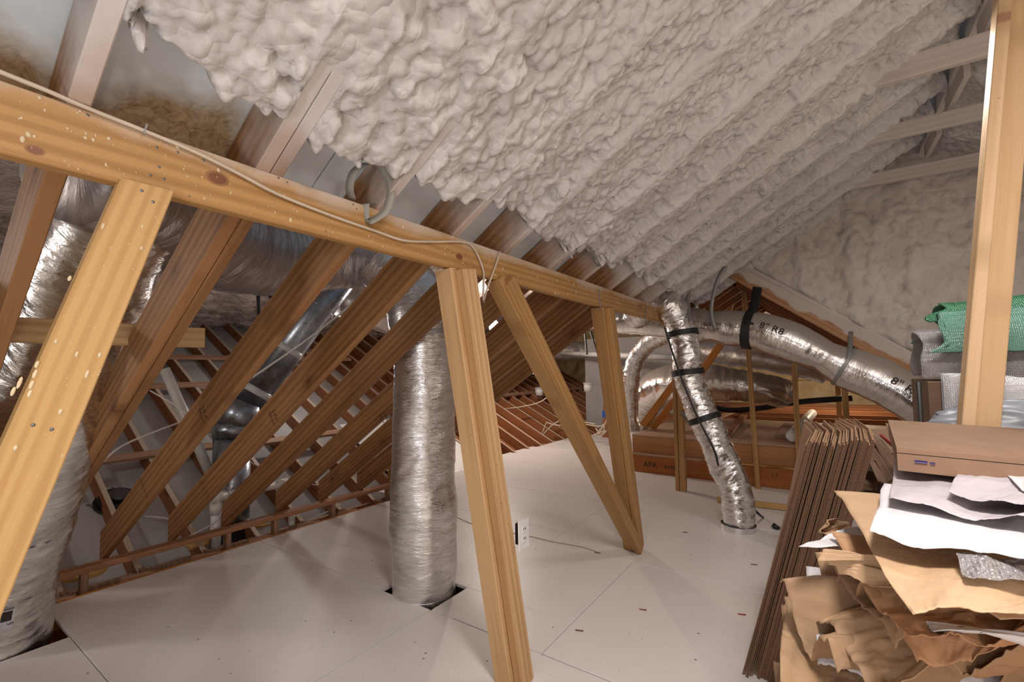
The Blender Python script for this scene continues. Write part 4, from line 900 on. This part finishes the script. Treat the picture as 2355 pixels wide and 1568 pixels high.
# ================================================================== PAPER PILE
def tri(x): return np.abs((x % 1)-.5)*2
def crumple(name, corners, mat, n=70, amp=.02, sag=0., seed=0, folds=9, front=0., label=None, cat='paper', thick=.0015, curl=0., group=None, lowf=.015):
    """bilinear sheet with sharp folds; corners: near-left, near-right, far-right, far-left"""
    rng = np.random.default_rng(seed); c = [np.array(v, float) for v in corners]
    u, v = np.meshgrid(np.linspace(0, 1, n), np.linspace(0, 1, n), indexing='ij')
    uw = u; vw = v
    P = (1-u)[..., None]*(1-v)[..., None]*c[0]+u[..., None]*(1-v)[..., None]*c[1]+u[..., None]*v[..., None]*c[2]+(1-u)[..., None]*v[..., None]*c[3]
    nrm = np.cross(c[1]-c[0], c[3]-c[0]); sz = math.sqrt(np.linalg.norm(nrm)); nrm /= np.linalg.norm(nrm)
    h = np.zeros_like(u)
    for i in range(folds):
        a_ = rng.uniform(0, np.pi); f = rng.uniform(.5, 2.6); q = (math.cos(a_)*u+math.sin(a_)*v)*f+rng.random(); q = q+.12*vn(u*3+i, v*3+seed)
        h += (tri(q)-.5)*rng.uniform(.4, 1)/(.6+f*.5)
    h = h*amp*1.1+lowf*vn(u*2+seed, v*2+seed*3)+0+amp*.2*(1-np.abs(vn(u*19+seed, v*17)))
    for K, sc_ in ((10, 1.), (34, .55)):
        q = rng.random((K, 2)); st = rng.uniform(.6, 1.6, (K, 2)); f1 = np.full_like(u, 9.)
        for (qx, qy), (sx_, sy_) in zip(q, st): f1 = np.minimum(f1, np.sqrt(((u-qx)*sx_)**2+((v-qy)*sy_)**2)+.06*vn(u*5+qx*9, v*5))
        h += amp*sc_*3.2*(f1-f1.mean())
    P = P+h[..., None]*nrm
    # droop of the near and left edges
    e = np.clip(.14-v, 0, 1)**1.5*front*8+np.clip(.10-u, 0, 1)**1.5*front*8
    P[..., 2] -= e
    P[..., 2] -= sag*np.sin(np.pi*u)*np.sin(np.pi*v)
    edge = .012*sz; P[..., 0] += edge*vn(u*6+seed, v*6+2)*((u < .02) | (u > .98)); P[..., 1] += edge*vn(u*8+seed, v*8)*((v < .02) | (v > .98))
    me = gridmesh(name, P); o = link(name, me, mat, None, smooth=True, label=label, cat=cat, group=group)
    m = o.modifiers.new('thickness', 'SOLIDIFY'); m.thickness = thick; m.offset = 0
    return o
def A(px, py, z): return at(px, py, Z=z)
XF = 1.25
# supporting lower layers, each a sheet of its own
low_layers = [
 (.06, -.20, .62, M_KRAFT2), (.14, -.19, .66, M_KRAFT3), (.22, -.20, .70, M_KRAFT2), (.30, -.185, .72, M_KRAFT2), (.38, -.18, .76, M_KRAFT), (.46, -.17, .80, M_KRAFT2), (.53, -.16, .84, M_KRAFT3)]
for i, (z, xl, yn, m) in enumerate(low_layers):
    crumple('kraft_sheet', [(xl+.06, yn+.22, z), (XF, yn, z), (XF, 2.0, z+.03), (xl+.0, 1.95, z+.02)], m, n=40, amp=.035, seed=60+i, front=.06, label='buried brown paper layer, '+ORD[i]+' from the floor in the large pile', group='buried lower sheets of the paper pile')
S = [
 # name, corners(px,py,z) NL, NR, FR, FL, mat, amp, front, label
 ('kraft_sheet', [A(1795, 1565, .60), A(2420, 1700, .60), V(1.25, 1.9, .62), A(1815, 1350, .64)], M_KRAFT2, .05, .05, 'brown crumpled paper hanging out lowest at the pile left corner'),
 ('white_sheet', [A(1875, 1495, .66), A(2300, 1640, .62), V(1.1, 1.7, .66), A(1850, 1300, .68)], M_WHITE, .03, .07, 'white paper sandwiched low in the pile with a torn left edge'),
 ('kraft_sheet', [A(1925, 1520, .69), A(2420, 1560, .70), V(1.2, 1.9, .72), A(1800, 1400, .70)], M_KRAFT2, .06, .05, 'heavily wrinkled brown sheet over the low white paper'),
 ('kraft_sheet', [A(2010, 1545, .73), A(2420, 1535, .74), V(1.2, 1.9, .76), A(1835, 1350, .74)], M_KRAFT, .05, .06, 'tan wrinkled sheet reaching the lower edge of view'),
 ('kraft_sheet', [A(2060, 1500, .78), A(2420, 1500, .79), V(1.2, 1.9, .79), A(1880, 1290, .80)], M_KRAFT2, .05, .06, 'olive brown folded sheet with a crumpled left corner'),
 ('kraft_sheet', [A(2100, 1465, .83), A(2420, 1480, .83), V(1.2, 1.9, .84), A(1900, 1275, .84)], M_KRAFT3, .035, .04, 'orange brown smooth sheet below the large top kraft sheet'),
 ('white_strip', [A(2145, 1452, .865), A(2400, 1490, .86), V(.9, 1.3, .87), A(2130, 1420, .87)], M_WHITE, .008, .01, 'narrow white torn strip between the brown sheets'),
 ('kraft_sheet', [A(2090, 1435, .88), A(2420, 1440, .89), V(1.2, 1.9, .89), A(1915, 1265, .88)], M_KRAFT3, .03, .03, 'folded tan sheet directly under the large top kraft sheet'),
 ('white_triangle', [A(1838, 1258, .90), A(1985, 1262, .90), A(1990, 1215, .905), A(1925, 1222, .905)], M_WHITE, .004, 0, 'pointed white paper corner sticking out at the pile left'),
 ('kraft_sheet', [A(1925, 1275, .925), A(2300, 1420, .92), V(1.1, 1.6, .93), A(1880, 1285, .92)], M_KRAFT, .02, .02, 'thin light tan sheet edge under the top kraft sheet'),
 ('kraft_sheet', [A(2095, 1418, .965), A(2440, 1400, .985), V(1.15, 1.9, 1.0), A(1918, 1128, .985)], M_KRAFT, .009, .0, 'large smooth light kraft sheet spread over the pile top'),
 ('clear_wrap', [A(2220, 1330, 1.0), A(2400, 1340, 1.0), A(2400, 1290, 1.01), A(2200, 1280, 1.01)], M_BUBC, .008, 0, 'clear crinkled bubble wrap peeking from under the white sheet'),
 ('white_sheet', [A(2005, 1232, 1.02), A(2420, 1308, 1.02), V(.9, 1.6, 1.02), A(2030, 1110, 1.025)], M_WHITE, .006, 0, 'broad white paper lying on the large kraft sheet'),
 ('white_sheet', [A(2045, 1150, 1.045), A(2420, 1215, 1.045), V(1.0, 2.0, 1.035), A(2068, 1032, 1.05)], M_LILAC, .010, 0, 'greyish folded paper on top of the broad white one'),
 ('white_sheet', [A(2180, 1130, 1.07), A(2400, 1180, 1.065), V(1.1, 1.9, 1.07), A(2235, 1018, 1.08)], M_LILAC, .010, 0, 'topmost folded grey white paper with a pinched peak'),
 ('white_sheet', [A(2345, 1115, 1.085), A(2420, 1150, 1.085), V(1.2, 1.9, 1.09), A(2248, 1012, 1.09)], M_WHITE, .008, 0, 'bright white paper at the top right of the pile'),
]
for i, (nm, cs, m, am, fr, lab) in enumerate(S):
    crumple(nm, cs, m, n=26 if 'triangle' in nm or 'strip' in nm else 90, amp=am, seed=100+i, front=fr, label=lab, folds=10, lowf=.003 if am < .015 else .006 if am < .03 else .01)
crumple('kraft_scrap', [A(1890, 1240, .86), A(1940, 1235, .86), A(1935, 1190, .90), A(1885, 1200, .90)], M_KRAFT, n=30, amp=.02, seed=150, folds=14, label='small crushed kraft wad at the back left of the pile', lowf=.03)

# big flat carton behind the papers
fc = thing('flat_carton', (.15, 1.6, 1.1), 'large flat brown carton lying behind the papers with a small purple print', 'cardboard')
q0, q1, q2, q3 = at(2062, 1030, Z=1.125), at(2420, 1062, Z=1.12), at(2420, 990, Z=1.13), at(2042, 965, Z=1.135)
vs = [q0, q1, q2, q3]+[q-V(0, 0, .012) for q in (q0, q1, q2, q3)]
link('top_board', mesh('c', vs, [(0, 1, 2, 3), (7, 6, 5, 4), (0, 4, 5, 1), (1, 5, 6, 2), (2, 6, 7, 3), (3, 7, 4, 0)]), M_CARDFLAT, fc)
vs = [q0-V(0, .0, .014), q1-V(0, .0, .014), q2-V(0, 0, .014), q3-V(0, 0, .014)]; vs += [q-V(0, 0, .045) for q in vs]
link('lower_board', mesh('c', vs, [(0, 1, 2, 3), (7, 6, 5, 4), (0, 4, 5, 1), (1, 5, 6, 2), (2, 6, 7, 3), (3, 7, 4, 0)]), M_CARDFLAT, fc)
ed = (q1-q0).normalized()
board('printed_mark', q0+ed*.035+V(0, -.002, -.03), q0+ed*.06+V(0, -.002, -.03), .006, .001, (0, 0, 1), M_PURPLE, fc)
board('printed_mark', q0+ed*.065+V(0, -.002, -.031), q0+ed*.075+V(0, -.002, -.031), .004, .001, (0, 0, 1), M_PURPLE, fc)
us = thing('storage_box', (.8, 1.9, 0), 'plain brown box hidden under the flat carton', 'box'); box('body', (.30, 1.70, 0), (1.3, 2.32, 1.05), M_BROWN, us)
# loose folded cartons between the stack and the pile
def quad(name, pts, mat, parent, th=.006):
    P_ = [at(x, y, Y=Y_) for x, y, Y_ in pts]; n_ = (P_[1]-P_[0]).cross(P_[3]-P_[0]).normalized()*th
    if n_.y > 0: n_ = -n_
    v_ = P_+[p-n_ for p in P_]; return link(name, mesh(name, v_, [(0, 1, 2, 3), (7, 6, 5, 4), (0, 4, 5, 1), (1, 5, 6, 2), (2, 6, 7, 3), (3, 7, 4, 0)]), mat, parent)
for q_, m_, lab in (
  ([(2003, 986, 3.0), (2062, 990, 2.9), (2085, 1062, 2.6), (2050, 1040, 2.7)], M_CARDFLAT, 'bent brown carton with a red stripe in the gap beside the upright stack'),
  ([(2000, 990, 2.95), (2050, 1040, 2.65), (2062, 1120, 2.5), (2010, 1010, 2.75)], M_BROWN, 'dark underside of a carton folded in the gap'),
  ([(1996, 1005, 2.85), (2012, 1008, 2.8), (2062, 1085, 2.5), (2050, 1098, 2.5)], M_CARDFLAT, 'narrow slanting carton edge in the gap, upper one'),
  ([(1994, 1022, 2.8), (2008, 1024, 2.75), (2052, 1100, 2.45), (2040, 1110, 2.45)], M_CARDFLAT, 'narrow slanting carton edge in the gap, middle one'),
  ([(1994, 1052, 2.7), (2020, 1062, 2.65), (2040, 1112, 2.42), (2018, 1104, 2.42)], M_BROWN, 'dark flap low in the gap'),
  ([(1980, 1082, 2.9), (2020, 1088, 2.85), (2016, 1125, 2.6), (1972, 1124, 2.6)], M_CARDFLAT, 'flat brown carton at the bottom of the gap'),
  ([(2036, 972, 2.5), (2050, 976, 2.45), (2078, 1040, 2.1), (2062, 1060, 2.1)], M_CARDFLAT, 'narrow carton standing against the large flat carton')):
    t = thing('bent_carton', at(*q_[0][:2], Y=q_[0][2]), lab, 'cardboard'); quad('panel', q_, m_, t)
    if 'red' in lab: quad('red_stripe', [(2022, 999, 2.83), (2028, 998, 2.83), (2056, 1022, 2.66), (2054, 1028, 2.66)], M_RED, t, .008)
t = thing('brown_crate', (.2, 3.0, 0), 'dark brown box low behind the gap', 'box'); box('body', (.12, 2.75, 0), (.30, 3.3, .85), M_BROWN, t)
# bubble wrap heap
bx = thing('dark_box', (.6, 3.0, 0), 'dark brown carton under the bubble wrap heap', 'box'); box('body', (.36, 2.75, 0), (1.3, 3.25, 1.27), M_BROWN, bx)
t = thing('black_pole', (.36, 2.7, .5), 'thin black pole standing left of the dark carton', 'pole'); cyl('pole', (.325, 2.72, 0), (.325, 2.72, 1.27), .009, M_BLACK, t)
def drape(name, x0, x1, yc, zc, R, mat, label, cat='bubble wrap', a0=-.3, a1=3.2, wob=.02, seed=1, lip=0.):
    n, m = 60, 60; a_, x = np.meshgrid(np.linspace(a0, a1, n), np.linspace(x0, x1, m), indexing='ij')
    rr = R*(1+.06*vn(x*4+seed, a_*.6)+.03*vn(x*11, a_*3+seed)); xs = x+lip*vn(a_*3+seed, x*2)*(x < x0+.05)
    P = np.stack([xs+wob*vn(a_*2, x*3+seed), yc-rr*np.cos(a_)*1.1, zc+rr*np.sin(a_)], -1)
    o = link(name, gridmesh(name, P), mat, None, smooth=True, label=label, cat=cat); mm = o.modifiers.new('thickness', 'SOLIDIFY'); mm.thickness = .004; return o
drape('bubble_wrap', .35, 1.25, 3.0, 1.32, .19, M_BUBC, 'clear bubble wrap sheet bunched on the dark carton', a0=-.2, a1=3.3, seed=3, lip=.02, wob=.006)
drape('bubble_wrap', .41, 1.35, 3.02, 1.43, .215, M_BUBG, 'deep green bubble wrap draped on top of the heap', a0=.55, a1=3., seed=5, lip=.08)
drape('bubble_wrap', .36, 1.35, 2.98, 1.37, .235, M_BUBT, 'pale green bubble wrap hanging below the deep green sheet', a0=.12, a1=1.1, seed=7, lip=.10)
t = thing('silver_pouch', (.8, 2.65, 1.1), 'silver padded foil pouch in front of the dark carton', 'pouch')
n = 40; u, v = np.meshgrid(np.linspace(0, 1, n), np.linspace(0, 1, n), indexing='ij')
P = np.stack([.40+.62*u, 2.68-.05*np.sin(np.pi*v)**.5*np.sin(np.pi*u)**.4+.0*u, 1.13+.17*v+.01*vn(u*5, v*5)], -1); link('pouch', gridmesh('pouch', P), M_BUBS, t, smooth=True)
P2 = P.copy(); P2[..., 1] = 2.72; link('back', gridmesh('pouch', P2), M_BUBS, t, smooth=True)
n = 60; th, ph = np.meshgrid(np.linspace(0, 2*np.pi, n, endpoint=False), np.linspace(0, np.pi, 40), indexing='ij')
rr = 1+.16*(1-np.abs(vn(th*3, ph*4, 19)))+.1*vn(th*2, ph*3, 12)
P = np.stack([.68+.33*rr*np.sin(ph)*np.cos(th), 2.60+.12*rr*np.sin(ph)*np.sin(th), 1.08+.11*rr*np.cos(ph)], -1)
link('plastic_bag', gridmesh('bag', P, closeu=True), M_BAG, None, smooth=True, label='grey translucent plastic bag slumped behind the flat carton', cat='bag')

# small floor debris
for i, (p, lab) in enumerate((((1374, 1271), 'splinter of torn card on the floor near the brace foot'), ((1734, 1298), 'brown clump on the floor right of the post foot'), ((1706, 1413), 'tiny red scrap on the floor'), ((1332, 1450), 'dark chip on the open floor'), ((1478, 1402), 'thin wood sliver on the open floor'), ((1575, 1224), 'dark sliver lying between the post foot and the thin duct'))):
    q = at(*p, Z=.002); t = board('debris_scrap', q-V(.02, .004, 0), q+V(.02, .006, .003), .008, .004, (0, 1, 0), M_RED if i == 2 else M_OLD, None, label=lab, cat='debris')
hw = thing('thin_wire', (-1.6, 2.6, 0), 'thin brown wire lying across the floor from the centre duct', 'wire')
tube('wire', [A(1052, 1190, .003), A(1110, 1212, .003), A(1215, 1232, .003), A(1270, 1245, .003), A(1340, 1258, .003), A(1380, 1272, .003)], .002, M_DUSTY, hw, seg=6)
